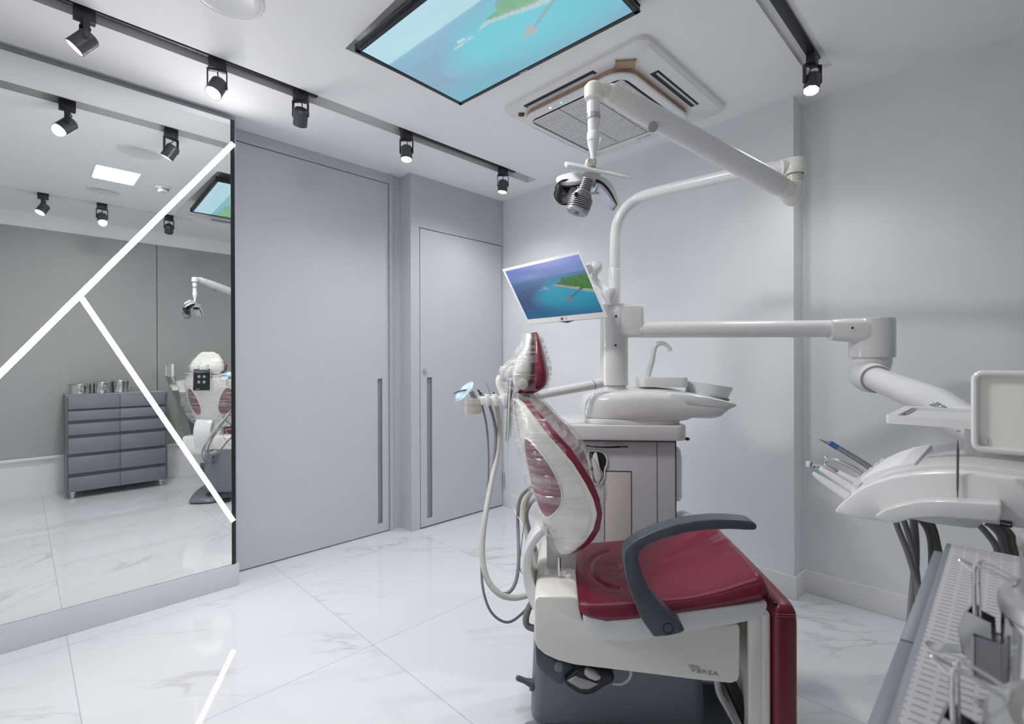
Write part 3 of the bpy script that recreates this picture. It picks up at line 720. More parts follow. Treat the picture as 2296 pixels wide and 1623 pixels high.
# --- leg rest hanging at the front: backing, cushion, stay
xl = toch(onC(1717, 1450, -.235)).x
xa, xb = xl+.014, toch(onC(1794, 1450, -.235)).x
bm = NB(); cbx(bm, xl-.012, xl+.016, -.232, .215, .10, .548, .010, 3); link('leg_backing', bm, 'cream_plastic', chair)
bm = NB()
for y in (-.226, .20): bm = cbx(NB(), xl-.040, xl-.006, y-.006, y+.012, .10, .535, .004); link('backing_rim', bm, 'cream_plastic', chair)
def legrest():
    bm = NB(); R = []
    for z, k in ((.06, .6), (.07, 1), (.2, 1), (.35, 1), (.48, 1), (.525, 1), (.552, .97), (.566, .86), (.572, .65)):
        ring = []; xc = (xa+xb)/2; hx = (xb-xa)/2*(1 if z < .54 else k); hy = .238
        for i in range(40):
            a = 2*math.pi*i/40; cx, cy = math.cos(a), math.sin(a)
            ring.append(ch(xc+hx*math.copysign(abs(cx)**.4, cx)*k, -.005+(hy-(1-k)*.05)*math.copysign(abs(cy)**.22, cy), z))
        R.append(ring)
    rings(bm, R); link('leg_cushion', bm, 'maroon_side', chair, sharp=60)
legrest()
bm = NB()
for dz in (0, .006): tube(bm, [ch(x, -.242, .545+dz) for x in (xa+.008, (xa+xb)/2, xb-.010)], .0009, 6)
link('seam', bm, 'stitching', chair)
bm = prism(NB(), prof([(1655, 1402), (1716, 1390), (1716, 1660), (1655, 1660)], -.06), YC*.012, .002); link('leg_plate', bm, 'cream_plastic', chair)
bm = prism(NB(), prof([(1679, 1404), (1692, 1402), (1692, 1522), (1681, 1506)], -.075), YC*.006); link('plate_slot', bm, 'dark_slot', chair)
bm = prism(NB(), prof([(1674, 1401), (1687, 1400), (1688, 1456), (1675, 1456)], -.09), YC*.012, .002); link('guide_block', bm, 'brass', chair)
bm = tube(NB(), [onC(1632, 1520, -.11), onC(1700, 1670, -.11)], .018, 16, flat=(YC, .6)); link('leg_strut', bm, 'black_plastic', chair)
bm = tube(NB(), [onC(1607, 1525, -.14), onC(1613, 1555, -.14), onC(1632, 1590, -.14), onC(1660, 1640, -.14)], .0085, 12, 5, flat=(YC, .4)); link('strap', bm, 'button_silver', chair)
bm = NB(); c = onC(1735, 1353, -.236); lathe(bm, [(.006, 0), (.006, .008)], c, -YC, 16); link('pivot', bm, 'black_plastic', chair)
# --- armrest
arm = [(1796, 192), (1806, 165), (1795, 145), (1760, 128), (1700, 120), (1600, 113), (1500, 112), (1350, 125), (1200, 152), (1050, 200), (930, 255), (860, 305), (825, 350), (818, 420), (838, 560), (885, 700), (955, 860), (1042, 983), (1150, 975), (1240, 953), (1271, 935), (1250, 890), (1190, 840), (1100, 750), (1000, 620), (950, 500), (925, 400), (940, 350), (1000, 300), (1120, 255), (1280, 212), (1450, 192), (1600, 187), (1750, 194)]
YA = -.300
bm = prism(NB(), prof([Z5(*p) for p in arm], YA), YC*.052, .010, 3); link('armrest', bm, 'slate_plastic', chair)
c = onC(*Z5(1147, 918), YA); bm = lathe(NB(), [(.0135, -.012), (.0135, .0008), (.0115, .0008), (.0105, -.006), (0, -.007)], c, -YC, 24); link('pivot_cap', bm, 'black_plastic', chair)
bm = lathe(NB(), [(.016, 0), (.016, .06)], c+YC*.03, YC, 20); link('arm_mount', bm, 'slate_plastic', chair)
# --- hinge housing behind the seat, bracket, rod
bm = prism(NB(), prof([Z4(655, 1165), Z4(890, 1160), Z4(895, 1480), Z4(640, 1480)], -.10), YC*.22, .008, 3); link('hinge_housing', bm, 'white_plastic', chair)
bm = prism(NB(), prof([Z4(835, 1165), Z4(895, 1160), Z4(890, 1445), Z4(840, 1445)], -.118), YC*.02, .003); link('hinge_rib', bm, 'white_plastic', chair)
bm = prism(NB(), prof([Z4(690, 800), Z4(925, 760), Z4(925, 1170), Z4(690, 1170)], -.04), YC*.10, .006); link('back_bracket', bm, 'white_plastic', chair)
bm = tube(NB(), [onC(*Z4(790, 1020), -.11), onC(*Z4(790, 1162), -.11)], .0052, 12); link('hinge_rod', bm, 'chrome', chair)
# --- curved spine cover from back shell down to the hinge
out_ = [(655, 735), (600, 785), (548, 870), (516, 960), (508, 1060), (520, 1150), (548, 1260), (592, 1360)]
inn_ = [(690, 775), (630, 840), (596, 910), (578, 1000), (580, 1080), (612, 1190), (640, 1260), (672, 1320)]
bm = NB(); R = []
for (a, b) in zip(spline([onC(*Z4(*p), -.05) for p in out_], 4), spline([onC(*Z4(*p), -.05) for p in inn_], 4)): R.append([a-YC*.068, a+YC*.068, b+YC*.068, b-YC*.068])
rings(bm, R); t = bm; bevel(t, list(t.faces), .004, 2); link('spine_cover', bm, 'white_plastic', chair)
# --- backrest, built in slices by height
strip_out = [(1186.7, 888), (1200, 909), (1225.5, 938.5), (1248, 966), (1285, 1005), (1313.5, 1048), (1336, 1084.7), (1350, 1119), (1355.5, 1152.8), (1350, 1187), (1336, 1212), (1313.5, 1235), (1279.5, 1255)]
strip_in = [(1162, 892), (1175.6, 903), (1203, 940), (1217, 960), (1254, 1002.5), (1285, 1039), (1313.5, 1084.7), (1330.5, 1118.8), (1339, 1153), (1330, 1187), (1313, 1215), (1285, 1243), (1271, 1257.7)]
shell_l = [(1156, 893), (1154.5, 905), (1155, 922), (1162, 970), (1177, 1022), (1191.6, 1079), (1206, 1130), (1217, 1160), (1233, 1190), (1241, 1215), (1251, 1245), (1262, 1258)]
WB = [(.62, .10), (.66, .150), (.70, .19), (.75, .225), (.84, .252), (.93, .246), (1.0, .225), (1.05, .190), (1.09, .140), (1.12, .09)]
YS = 0.0                                               # middle of the back
def tab(pts, centre=False):
    out = []
    for x, y in pts:
        p = toch(onC(x, y, YS-.02 if centre else YS-.22)); z = p.z
        if not centre: p = toch(onC(x, y, YS-interp(WB, z)))
        out.append((p.z, p.x))
    return out
FO, FI, SL = tab(strip_out), tab(strip_in), tab(shell_l, True)
zs = [.640+.010*i for i in range(46)]; zs = [z for z in zs if z < 1.095]
def back_parts():
    cu, shl = [], []; NU = 32
    for z in zs:
        w_ = interp(WB, z); f = interp(FO, z); g = interp(FI, z); l = min(interp(SL, z), g-.03)
        us = [-math.cos(math.pi*i/NU) for i in range(NU+1)]
        fr = [ch(f-.016*(1-u*u)-.006*abs(u)**8, YS+u*w_, z) for u in us]
        mid = [ch(g-.016*(1-u*u)*.8, YS+u*w_, z) for u in us]
        bk = [ch(l+(g-.018-l)*abs(u)**2.6, YS+u*w_*(.985), z) for u in us]
        cu.append(fr+mid[::-1]); shl.append([p+XC*.0005 for p in mid]+bk[::-1])
    bm = NB(); rings(bm, cu); link('back_cushion', bm, 'maroon_leather', chair, sharp=60)
    # shell, with the two oval openings where the maroon padding shows
    bm = NB(); t = bmesh.new(); vs = [[t.verts.new(p) for p in r] for r in shl]; n = len(shl[0])
    for i in range(len(shl)-1):
        for j in range(n):
            f = t.faces.new((vs[i][j], vs[i][(j+1) % n], vs[i+1][(j+1) % n], vs[i+1][j]))
    t.faces.new(vs[0][::-1]); t.faces.new(vs[-1])
    bmesh.ops.recalc_face_normals(t, faces=t.faces)
    me = bpy.data.meshes.new('tmp'); t.to_mesh(me); t.free(); bm.from_mesh(me); bpy.data.meshes.remove(me)
    link('back_shell', bm, 'cream_plastic', chair, sharp=50)
    def bp(u, z, o):
        w_ = interp(WB, z); g = interp(FI, z); l = min(interp(SL, z), g-.03); u = max(-.97, min(.97, u))
        return ch(l+(g-.018-l)*abs(u)**2.6-o, YS+u*w_*.985+(o if u > 0 else -o)*abs(u)**3, z)
    for sg in (-1, 1):
        bm = NB(); R = []
        for k in range(9):
            q = k/8; R.append([])
            for a in range(48):
                t_ = 2*math.pi*a/48; dz = .118*math.sin(t_)*q; du = .255*math.cos(t_)*q*(1-.35*math.sin(t_)*.6)
                R[-1].append(bp(sg*(.585+.75*dz+du), .862+dz, .0012))
        rings(bm, R, cap=False); link('back_opening', bm, 'maroon_side', chair, sharp=0, label='oval opening showing maroon padding')
        rim_ = R[-1]; bm = NB(); tube(bm, rim_+[rim_[0]], .0026, 6); link('opening_rim', bm, 'cream_plastic', chair)
back_parts()
# --- headrest
ho = [(1196, 743), (1202, 742), (1206, 749), (1210.7, 763), (1220, 796), (1226, 820), (1229.5, 842), (1226.4, 861), (1216, 874), (1192, 885), (1176, 887)]
hi = [(1192, 744), (1192, 748), (1193, 755), (1194, 775), (1195, 792), (1196, 818), (1195, 840), (1190, 856), (1177, 866), (1164, 878), (1160, 884)]
hl = [(1178, 744), (1176, 752), (1173, 775), (1166, 790), (1157, 804), (1149, 826), (1146, 848), (1149, 862), (1154, 872), (1158, 880), (1159, 884)]
WH = [(1.10, .105), (1.13, .130), (1.17, .135), (1.22, .115), (1.26, .085), (1.285, .05)]
def hloft(A, Bq, name, mt, nz=22, ycn=YS-.10):
    a = spline([toch(onC(x, y, ycn)) for x, y in A], 4); b = spline([toch(onC(x, y, ycn)) for x, y in Bq], 4); R = []
    for p, q in zip(a, b):
        w_ = interp(WH, (p.z+q.z)/2); R.append([]); n = 24
        for k in range(n):
            t = 2*math.pi*k/n; cx, cy = math.cos(t), math.sin(t); cx = math.copysign(abs(cx)**.55, cx); cy = math.copysign(abs(cy)**.5, cy)
            c_ = (p+q)/2; R[-1].append(ch(c_.x+(p.x-q.x)/2*cx, YS+w_*cy, c_.z+(p.z-q.z)/2*cx))
    bm = NB(); rings(bm, R); return link(name, bm, mt, chair, sharp=60)
hloft(ho, hi, 'headrest_cushion', 'maroon_leather'); hloft(hi, hl, 'headrest_shell', 'cream_plastic')
c = onC(1172, 861, YS-.132); bm = lathe(NB(), [(.016, 0), (.016, .006), (.012, .009), (0, .010)], c, -YC, 24); link('headrest_knob', bm, 'yellowed_plastic', chair)
bm = NB(); a = onC(1149, 838, YS); box(bm, a-XC*.012, (.05, .06, .05), (XC, YC, ZC), .008); link('headrest_joint', bm, 'white_plastic', chair)
bm = tube(NB(), [onC(1157, 806, YS-.04), onC(1133, 826, YS-.04), onC(1128, 838, YS-.04), onC(1140, 850, YS-.04), onC(1153, 850, YS-.04)], .004, 8, 5); link('release_lever', bm, 'white_plastic', chair)
bm = NB(); a = onC(1166, 886, YS); b = onC(1180, 900, YS); tube(bm, [a, b], .020, 12, flat=(YC, 1)); cbx(bm, toch(a).x-.016, toch(a).x+.012, YS-.05, YS+.05, toch(a).z-.03, toch(a).z+.012, .004); link('neck_bracket', bm, 'black_plastic', chair)
# --- clear films pulled over headrest and back
def film(name, slices, label, seed, mt='plastic_film'):
    bm = NB(); R = []
    for i, r in enumerate(slices):
        R.append([p+V((noise.noise(p*16+V((seed, 0, 0))), noise.noise(p*16+V((0, seed, 0))), noise.noise(p*16+V((0, 0, seed)))))*.009 for p in r])
    rings(bm, R, cap=False); o = link(name, bm, mt, None, frame(V((C0.x, C0.y, .6)), 'chair'), sharp=0); tag(o, label, 'plastic cover')
    o.data.polygons.foreach_set('use_smooth', [True]*len(o.data.polygons)); return o
def oval(x0, x1, yc, w_, z, n=40, px=.8):
    return [ch((x0+x1)/2+(x1-x0)/2*math.copysign(abs(math.cos(t))**px, math.cos(t)), yc+w_*math.copysign(abs(math.sin(t))**.7, math.sin(t)), z) for t in [2*math.pi*k/n for k in range(n)]]
sl = []
for i in range(26):
    z = .645+i*.0186; f = interp(FO, z); l = interp(SL, z); w_ = interp(WB, z)
    top = max(0, (z-.98)/.13)
    sl.append(oval(l-.012, f+.010+.016*math.sin(math.pi*min(1, max(0, (z-.70)/.40)))+.012*top, YS, w_+.016, z))
film('plastic_cover', sl, 'crinkled clear film pulled over the chair backrest', 3.0)
hz = []
HF = [(toch(onC(x, y, YS-.1)).z, toch(onC(x, y, YS-.1)).x) for x, y in ho]; HB = [(toch(onC(x, y, YS)).z, toch(onC(x, y, YS)).x) for x, y in ((1174, 742), (1168, 770), (1150, 800), (1128, 820), (1122, 840), (1126, 862), (1140, 880), (1156, 888))]
for i in range(16):
    z = 1.112+i*.0112; hz.append(oval(interp(HB, z), interp(HF[:8], z)+.007, YS, interp(WH, z)+.010, z, 32))
film('plastic_cover', hz, 'crinkled clear film bag over the chair headrest', 9.0)
# --- foot control hanging on the base
fc = thing('foot_control', 'black foot pedal with silver plate lying against the chair base', 'foot pedal', frame(onC(1330, 1540, YK-.05), 'chair'))
YF_ = YK-.056
bm = prism(NB(), prof([Z5(375, 1330), Z5(400, 1300), Z5(470, 1235), Z5(560, 1215), Z5(700, 1245), Z5(750, 1275), Z5(750, 1310), Z5(690, 1345), Z5(600, 1400), Z5(540, 1415), Z5(480, 1400)], YF_), YC*.05, .008, 3); link('pedal_body', bm, 'black_plastic', fc)
bm = prism(NB(), prof([Z5(400, 1310), Z5(470, 1270), Z5(560, 1300), Z5(640, 1330), Z5(560, 1372), Z5(500, 1370)], YF_-.004), YC*.012, .003); link('pedal_plate', bm, 'dull_metal', fc)
bm = prism(NB(), prof([Z5(528, 1240), Z5(545, 1222), Z5(600, 1240), Z5(655, 1280), Z5(640, 1300), Z5(610, 1310), Z5(560, 1290), Z5(528, 1262)], YF_-.010), YC*.014, .003); link('side_button', bm, 'button_silver', fc)
bm = tube(NB(), [onC(*Z5(*p), YF_+.01) for p in ((735, 1325), (800, 1328), (850, 1300), (872, 1260), (868, 1225))], .0042, 10, 6); link('cable', bm, 'beige_hose', fc)
# ================================================================== DENTAL UNIT behind the chair
YU = .50                                                 # its near face
unit = thing('dental_unit', 'white dental unit cabinet with spittoon bowl and round column', 'dental unit', frame(ch(.1, .67, 0), 'chair'))
def uz(y, yc=YU): return toch(onC(1430, y, yc)).z
def ux(x, yc=YU): return toch(onC(x, 900, yc)).x
x0, x1 = ux(1262), ux(1517)
zt = uz(989)
bm = NB(); cbx(bm, x0, x1, YU, YU+.34, .02, zt, .006); link('cabinet', bm, 'unit_panel', unit)
bm = NB(); xs_ = ux(1473); cbx(bm, xs_-.0012, xs_+.0012, YU-.0008, YU+.002, .05, zt-.004); cbx(bm, x1-.006, x1-.002, YU-.0015, YU+.002, .05, zt); link('panel_seam', bm, 'shadow_gap', unit)
bm = NB(); cbx(bm, ux(1354), ux(1416), YU-.0015, YU+.002, .06, uz(1056), 0); link('recess_edge', bm, 'cabinet_gap', unit)
bm = NB(); cbx(bm, ux(1356), ux(1414), YU-.003, YU+.002, .06, uz(1059), .001); link('recess_panel', bm, 'beige_panel', unit)
kid = [(230, 485), (330, 475), (430, 472), (540, 490), (630, 540), (690, 630), (712, 740), (700, 840), (660, 930), (648, 1020), (650, 1120), (620, 1220), (560, 1300), (480, 1345), (420, 1340), (360, 1300), (300, 1100), (250, 800)]
kp = [(1300+x/11.594, 970+y/11.594) for x, y in kid]
kw = spline([onC(x, y, YU-.004) for x, y in kp], 4, True)
bm = prism(NB(), kw, YC*.006); link('window', bm, 'dark_slot', unit, label='kidney-shaped dark window')
bm = NB(); tube(bm, kw+[kw[0]], .0035, 8); link('window_rim', bm, 'white_gloss', unit)
bo = [(370, 520), (440, 500), (480, 700), (530, 960), (555, 1100), (530, 1200), (480, 1330), (430, 1310), (360, 1100), (350, 900), (305, 690)]
bm = prism(NB(), [onC(1300+x/11.594, 970+y/11.594, YU-.0045) for x, y in bo], YC*-.006, .002); link('water_bottle', bm, 'white_plastic', unit, label='white bottle neck in the window')
# dark curved lettering band under the counter
bd = [(160, 320), (300, 350), (560, 362), (900, 350), (1100, 335), (1270, 340), (1250, 392), (1050, 395), (700, 400), (420, 385), (170, 355)]
bm = prism(NB(), [onC(1300+x/11.594, 970+y/11.594, YU-.001) for x, y in bd], YC*.002); link('brand_band', bm, 'tv_bezel', unit)
bm = NB(); cbx(bm, ux(1356), ux(1376), YU-.001, YU+.001, uz(997), uz(994)); cbx(bm, ux(1379), ux(1398), YU-.001, YU+.001, uz(997), uz(994)); link('print', bm, 'print_grey', unit)
text('lettering', 'SANTE', .0125, onC(1400, 1001.8, YU-.0022), XC, ZC, 'print_grey', unit)
# counter slab
bm = prism(NB(), [ch(x, y, uz(985.5)) for x, y in rrect(ux(1248), ux(1539), YU-.035, YU+.36, .05, 8)], ZC*(uz(951)-uz(985.5)), .008, 3); link('counter', bm, 'white_gloss', unit)
bm = NB(); cbx(bm, x0+.01, x1-.004, YU-.012, YU+.3, uz(989), uz(985)); link('shadow_gap', bm, 'shadow_gap', unit)
c = onC(1541, 984, YU); bm = ball(NB(), c, .010, 16, (1, 1, .7)); link('bumper', bm, 'rubber', unit)
# clear bottle on the right flank
c = ch(x1+.018, YU+.10, 0); zz = lambda y: uz(y, YU+.1)
bm = lathe(NB(), [(.01, zz(1000)), (.022, zz(1008)), (.027, zz(1025)), (.027, zz(1112)), (.020, zz(1119)), (0, zz(1120))], c, n=24); link('side_bottle', bm, 'frosted_glass', unit)
bm = NB(); cc = onC(1532, 1160, YU+.05); lathe(bm, [(.045, 0), (.045, .2), (.035, .225), (.015, .235), (0, .236)], V((cc.x, cc.y, cc.z-.21)), n=24); link('valve_cap', bm, 'white_plastic', unit)
# spittoon body: lofted plan shape, sloping top
def spit():
    YM = YU+.13
    prof_ = [(1300, 930, 915, .02), (1304, 937, 899, .06), (1312, 940, 884, .10), (1330, 943, 877, .125), (1370, 945, 873, .15), (1420, 947, 867, .165), (1470, 948, 867, .17), (1510, 948, 869, .172), (1535, 946, 873, .172), (1545, 940, 875, .172), (1560, 941, 877, .172), (1590, 941, 884, .168), (1608, 936, 888, .162), (1624, 920, 893, .150), (1636, 914, 897, .13), (1640, 912, 901, .10)]
    R = []
    for x, yb, yt, w_ in prof_:
        zb = toch(onC(x, yb, YM-w_*.8)).z; zt_ = toch(onC(x, yt, YM)).z; X_ = toch(onC(x, 900, YM-w_*.6)).x; ring = []
        for k in range(36):
            t = 2*math.pi*k/36; cy, sz = math.cos(t), math.sin(t); cy = math.copysign(abs(cy)**.7, cy); s = math.copysign(abs(sz)**(.55 if sz > 0 else .3), sz)
            ring.append(ch(X_, YM+w_*cy, (zb+zt_)/2+s*(zt_-zb)/2))
        R.append(ring)
    bm = NB(); rings(bm, R); link('spittoon_body', bm, 'white_gloss', unit, sharp=50)
    R = []
    for x, yt, yb, w_ in ((1488, 872, 911, .150), (1500, 872, 912, .166), (1540, 875, 913, .174), (1580, 882, 913.5, .174), (1610, 889, 914, .168), (1630, 895, 914, .155), (1638, 898, 913.5, .14), (1641, 900, 911, .13)):
        zb = toch(onC(x, yb, YM-w_*.9)).z; zt_ = toch(onC(x, yt, YM)).z; X_ = toch(onC(x, 900, YM-w_*.6)).x; ring = []
        for k in range(32):
            t = 2*math.pi*k/32; cy, sz = math.cos(t), math.sin(t); ring.append(ch(X_, YM+w_*math.copysign(abs(cy)**.35, cy), (zb+zt_)/2+math.copysign(abs(sz)**.3, sz)*(zt_-zb)/2))
        R.append(ring)
    bm = NB(); rings(bm, R); link('spittoon_lip', bm, 'white_gloss', unit, sharp=40)
    bm = NB(); pl = [ch(x, y, uz(951)) for x, y in rrect(ux(1310), ux(1533), YU-.018, YU+.28, .09, 8)]; prism(bm, pl, ZC*(uz(940)-uz(951)), .004); link('spittoon_base', bm, 'white_plastic', unit)
spit()
bc = toch(onC(1586, 875, YU+.13)); nb = V((math.sin(math.radians(9)), 0, math.cos(math.radians(9)))); nb = XC*nb.x+ZC*nb.z
bm = lathe(NB(), [(.070, -.028), (.086, -.022), (.097, .016), (.099, .028), (.094, .029), (.090, .016), (.078, -.016), (.02, -.024), (0, -.024)], ch(bc.x, bc.y, bc.z), nb, 40); link('bowl', bm, 'frosted_glass', unit, label='frosted glass spittoon bowl')
bm = lathe(NB(), [(.09, -.030), (.094, -.026), (.094, -.022)], ch(bc.x, bc.y, bc.z), nb, 40); link('bowl_seal', bm, 'slate_base', unit)
bm = NB(); ya = YU+.08; zb, zt_ = uz(867, ya), uz(845, ya); P_ = rrect(ux(1432, ya), ux(1538, ya), ya-.05, ya+.10, .03, 6)
prism(bm, [ch(x, y, zb) for x, y in P_], ZC*(zt_-zb), .004); link('tap_block', bm, 'white_plastic', unit)
tp = [(1452, 843), (1456, 830), (1462, 808), (1466, 787), (1470, 776), (1479, 770), (1489, 771), (1498, 777), (1504, 787)]
bm = tube(NB(), [onC(x, y, YU+.10) for x, y in tp], [.0135, .0125, .0115, .0105, .010, .0095, .009, .0085, .0085], 14, 5); link('tap', bm, 'white_plastic', unit)
# column and arm head
YCo = YU+.12; cx_ = ux(1377, YCo); r_c = (ux(1408, YCo)-ux(1345, YCo))/2
z0_, z1_, z2_ = uz(878, YCo), uz(757, YCo), uz(684, YCo)
bm = lathe(NB(), [(r_c*.86, z0_-.03), (r_c*.86, uz(863, YCo)), (r_c, uz(863, YCo)), (r_c, z1_-.01), (r_c, z2_+.0), (r_c*.97, z2_+.003), (0, z2_+.004)], ch(cx_, YCo, 0), n=40)
link('column', bm, 'white_gloss', unit)
xr_ = ux(1440, YCo); bm = NB()
P_ = rrect(cx_-r_c*.2, xr_, uz(757, YCo), z2_-.001, .022, 6)
prism(bm, [ch(x, YCo-.055, z) for x, z in P_], YC*.11, .012, 3); link('arm_head', bm, 'white_gloss', unit)
bm = NB()
for x, y in ((1381, 709), (1380, 774)): lathe(bm, [(.0045, 0), (.0045, .004)], onC(x, y, YCo-r_c-.001)+YC*.002, -YC, 12)
link('screw', bm, 'black_plastic', unit)
bm = NB(); lathe(bm, [(r_c*.9, 0), (r_c*.9, .006)], ch(cx_, YCo, uz(864, YCo)), n=36); link('column_gap', bm, 'shadow_gap', unit)
# --- lamp on its pole
dU = (ch(cx_, YCo, 0)-V((0, 0, 0))).dot(FH)
lamp = thing('operating_lamp', 'white jointed operating lamp with mirrored reflectors on a bent pole', 'operating lamp', frame(onD(1379, 684, dU), 'chair'))
pole = [(1377, 700, dU), (1378, 640, dU), (1379, 560, dU), (1381, 520, dU), (1388, 492, dU-.01), (1405, 465, dU-.02), (1431, 445, dU-.04), (1469, 431.5, dU-.10), (1553, 412.4, dU-.22), (1640, 393, dU-.33), (1727, 379, dU-.42), (1770, 374, dU-.46)]
bm = tube(NB(), [onD(*p) for p in pole], .0235, 20, 6); link('pole', bm, 'white_plastic', lamp)
bm = tube(NB(), [onD(1377, 690, dU), onD(1378, 606, dU), onD(1378.4, 603, dU)], [.0262, .0262, .024], 20); link('pole_sleeve', bm, 'white_plastic', lamp)
dE = dU-.47
bm = NB(); e1 = onD(1782, 372, dE)
lathe(bm, [(.034, -.030), (.036, -.024), (.036, .012), (.030, .022), (.012, .026), (0, .026)], e1, n=28); a = onD(1752, 377, dE+.01); tube(bm, [a, e1], .0285, 20); link('elbow', bm, 'cream_plastic', lamp)
bm = lathe(NB(), [(.0255, -.075), (.0255, -.030), (.028, -.030), (.028, -.026)], e1, n=24); link('elbow_neck', bm, 'yellowed_plastic', lamp)
e2 = onD(1776, 432, dE-.01); dA = 1.36
h1 = onD(1372, 211, dA)
av = (h1-e2).normalized()
bm = NB(); lathe(bm, [(.036, -.02), (.036, .022), (.030, .028)], e2+V((0, 0, .004)), n=28); tube(bm, [e2, e2+av*.06], .031, 20); ball(bm, e2-V((0, 0, .012)), .0335, 20); link('arm_knuckle', bm, 'cream_plastic', lamp)
bm = tube(NB(), [e2+av*.055, e2+av*.075, e2+av*.12, h1-av*.10, h1-av*.055], [.029, .034, .0345, .0325, .030], 24); link('spring_arm', bm, 'white_plastic', lamp)
p_ = h1-(h1-e2)*.20; tow = (EYE-p_).normalized(); tow = (tow-av*tow.dot(av)).normalized(); lo_ = -V((0, 0, 1)); side = (tow+lo_*.35).normalized()
q_ = onD(1464, 285, (h1-(h1-e2)*.235).dot(FH)-.028)
bm = lathe(NB(), [(.0135, -.01), (.0135, .004), (.011, .005), (0, .005)], q_, (EYE-q_).normalized(), 20); link('arm_cap', bm, 'print_grey', lamp)
bm = tube(NB(), [h1-av*.06, h1-av*.04, h1], [.0295, .029, .026], 20); ball(bm, h1, .0265, 20); link('arm_end', bm, 'cream_plastic', lamp)
h2 = onD(1331, 205, dA-.02)
bm = NB(); tube(bm, [h1, (h1+h2)/2+V((0, 0, .006)), h2], [.022, .024, .024], 20, flat=(V((0, 0, 1)), .85)); lathe(bm, [(.024, -.020), (.0255, -.012), (.0255, .012), (.018, .021), (0, .023)], h2, n=24); link('drop_elbow', bm, 'cream_plastic', lamp)
h3 = onD(1331, 352, dA-.02); zl = h2.z-h3.z
bm = lathe(NB(), [(.0185, -.03), (.0185, -.055), (.0165, -.075), (.0160, -zl*.62), (.0185, -zl*.64), (.0185, -zl*.76), (.0165, -zl*.77), (.0165, -zl*.80), (.0085, -zl*.97), (.0085, -zl*1.05)], h2, n=24); link('drop_tube', bm, 'white_plastic', lamp)
bm = lathe(NB(), [(.0188, -.062), (.0188, -.075)], h2, n=24); link('drop_ring', bm, 'button_silver', lamp)
# lamp head
dH = dA-.03
k_ = onD(1322, 366, dH); bm = ball(NB(), k_, .013, 18); tube(bm, [k_, onD(1330, 372, dH+.01), onD(1331, 360, dA-.02)], .009, 12); lathe(bm, [(.0078, 0), (.0078, .0145)], k_, -FH, 16); link('swivel_knuckle', bm, 'yellowed_plastic', lamp)
Zl = lambda x, y, d: onD(1220+x/10.436, 340+y/10.436, d)
hp = [(530, 300), (600, 295), (900, 355), (1250, 430), (1600, 510), (1850, 570), (2075, 612), (2062, 645), (1850, 625), (1250, 505), (800, 440), (575, 408), (515, 385)]
bm = prism(NB(), [Zl(x, y, dH-.035) for x, y in hp], FH*.052+V((0, 0, .029)), .003, 2); link('handle_bar', bm, 'white_plastic', lamp)
hubc = Zl(1130, 560, dH); bm = ball(NB(), hubc, .022, 18, (1, 1, .8)); link('head_hub', bm, 'white_plastic', lamp)
cL = onD(1284, 397.5, dH); nL = (V((0, 0, 1))*.80-FH*.57-RH*.12).normalized()
bm = lathe(NB(), [(.030, -.010), (.044, -.008), (.0455, -.003), (.044, .001), (.03, .005), (0, .0065)], cL, nL, 36); tube(bm, [cL+RH*.03, hubc], .012, 12); link('reflector_back', bm, 'white_plastic', lamp)
bm = lathe(NB(), [(.0425, -.013), (.0435, -.008)], cL, nL, 36); link('reflector_rim', bm, 'black_plastic', lamp)
cR = onD(1268.5, 431, dH-.012); nR = (-FH*.86+RH*.30-V((0, 0, 1))*.42).normalized()
bm = lathe(NB(), [(.0315, .002), (.030, -.004), (.020, -.0095), (.010, -.012), (0, -.013)], cR, nR, 36, cap=False); link('reflector', bm, 'chrome', lamp)
bm = lathe(NB(), [(.0315, .0022), (.0335, .001), (.0325, -.006), (.022, -.0125), (.010, -.0155), (0, -.016)], cR, nR, 36, cap=False); tube(bm, [cR-nR*.012, cL-nL*.008], .010, 10); link('reflector_rim', bm, 'black_plastic', lamp)
def strip(outer, inner, name, mt, d0, wd):
    a = spline([onD(x, y, d0) for x, y in outer], 4); b = spline([onD(x, y, d0) for x, y in inner], 4)
    bm = NB(); rings(bm, [[p, p+FH*wd, q+FH*wd, q] for p, q in zip(a, b)]); link(name, bm, mt, lamp)
sA = [(1334, 393), (1350, 396), (1365, 405), (1377, 421), (1384, 440), (1388, 457)]; sB = [(1334, 399), (1347, 405), (1360, 415), (1371, 430), (1379, 446), (1385, 459)]
sC = [(1338, 410), (1346, 412), (1356, 420), (1367, 434), (1376, 449), (1382, 459)]; sD = [(1338, 415), (1344, 418), (1352, 425), (1362, 437), (1372, 451), (1379, 459)]
strip(sA, sB, 'reflector_back', 'white_plastic', dH-.012, .055); strip(sB, sC, 'reflector_rim', 'black_plastic', dH-.010, .050); strip(sC, sD, 'reflector', 'chrome', dH-.010, .048)
s0, s1 = Zl(1020, 660, dH-.03), Zl(770, 1400, dH-.03); ax_ = (s1-s0).normalized(); ln = (s1-s0).length
pr = []; nf = 17
for i in range(nf):
    u = i/nf; rr = .0155+.0005*u*10 if u < .38 else .0155+.005+(.0315-.0205)*min(1, (u-.38)/.22)
    if u > .85: rr = .0300
    h = ln*u; pr += [(rr, h), (rr, h+ln/nf*.5), (rr*.80, h+ln/nf*.5), (rr*.80, h+ln/nf)]
pr += [(.0300, ln), (.026, ln+.004), (0, ln+.004)]
bm = NB()
for i in range(0, len(pr)-3, 4): r1, h1_ = pr[i]; lathe(bm, [(r1*.6, h1_), (r1, h1_), (r1, h1_+ln/nf*.5), (r1*.6, h1_+ln/nf*.5)], s0, ax_, 28)
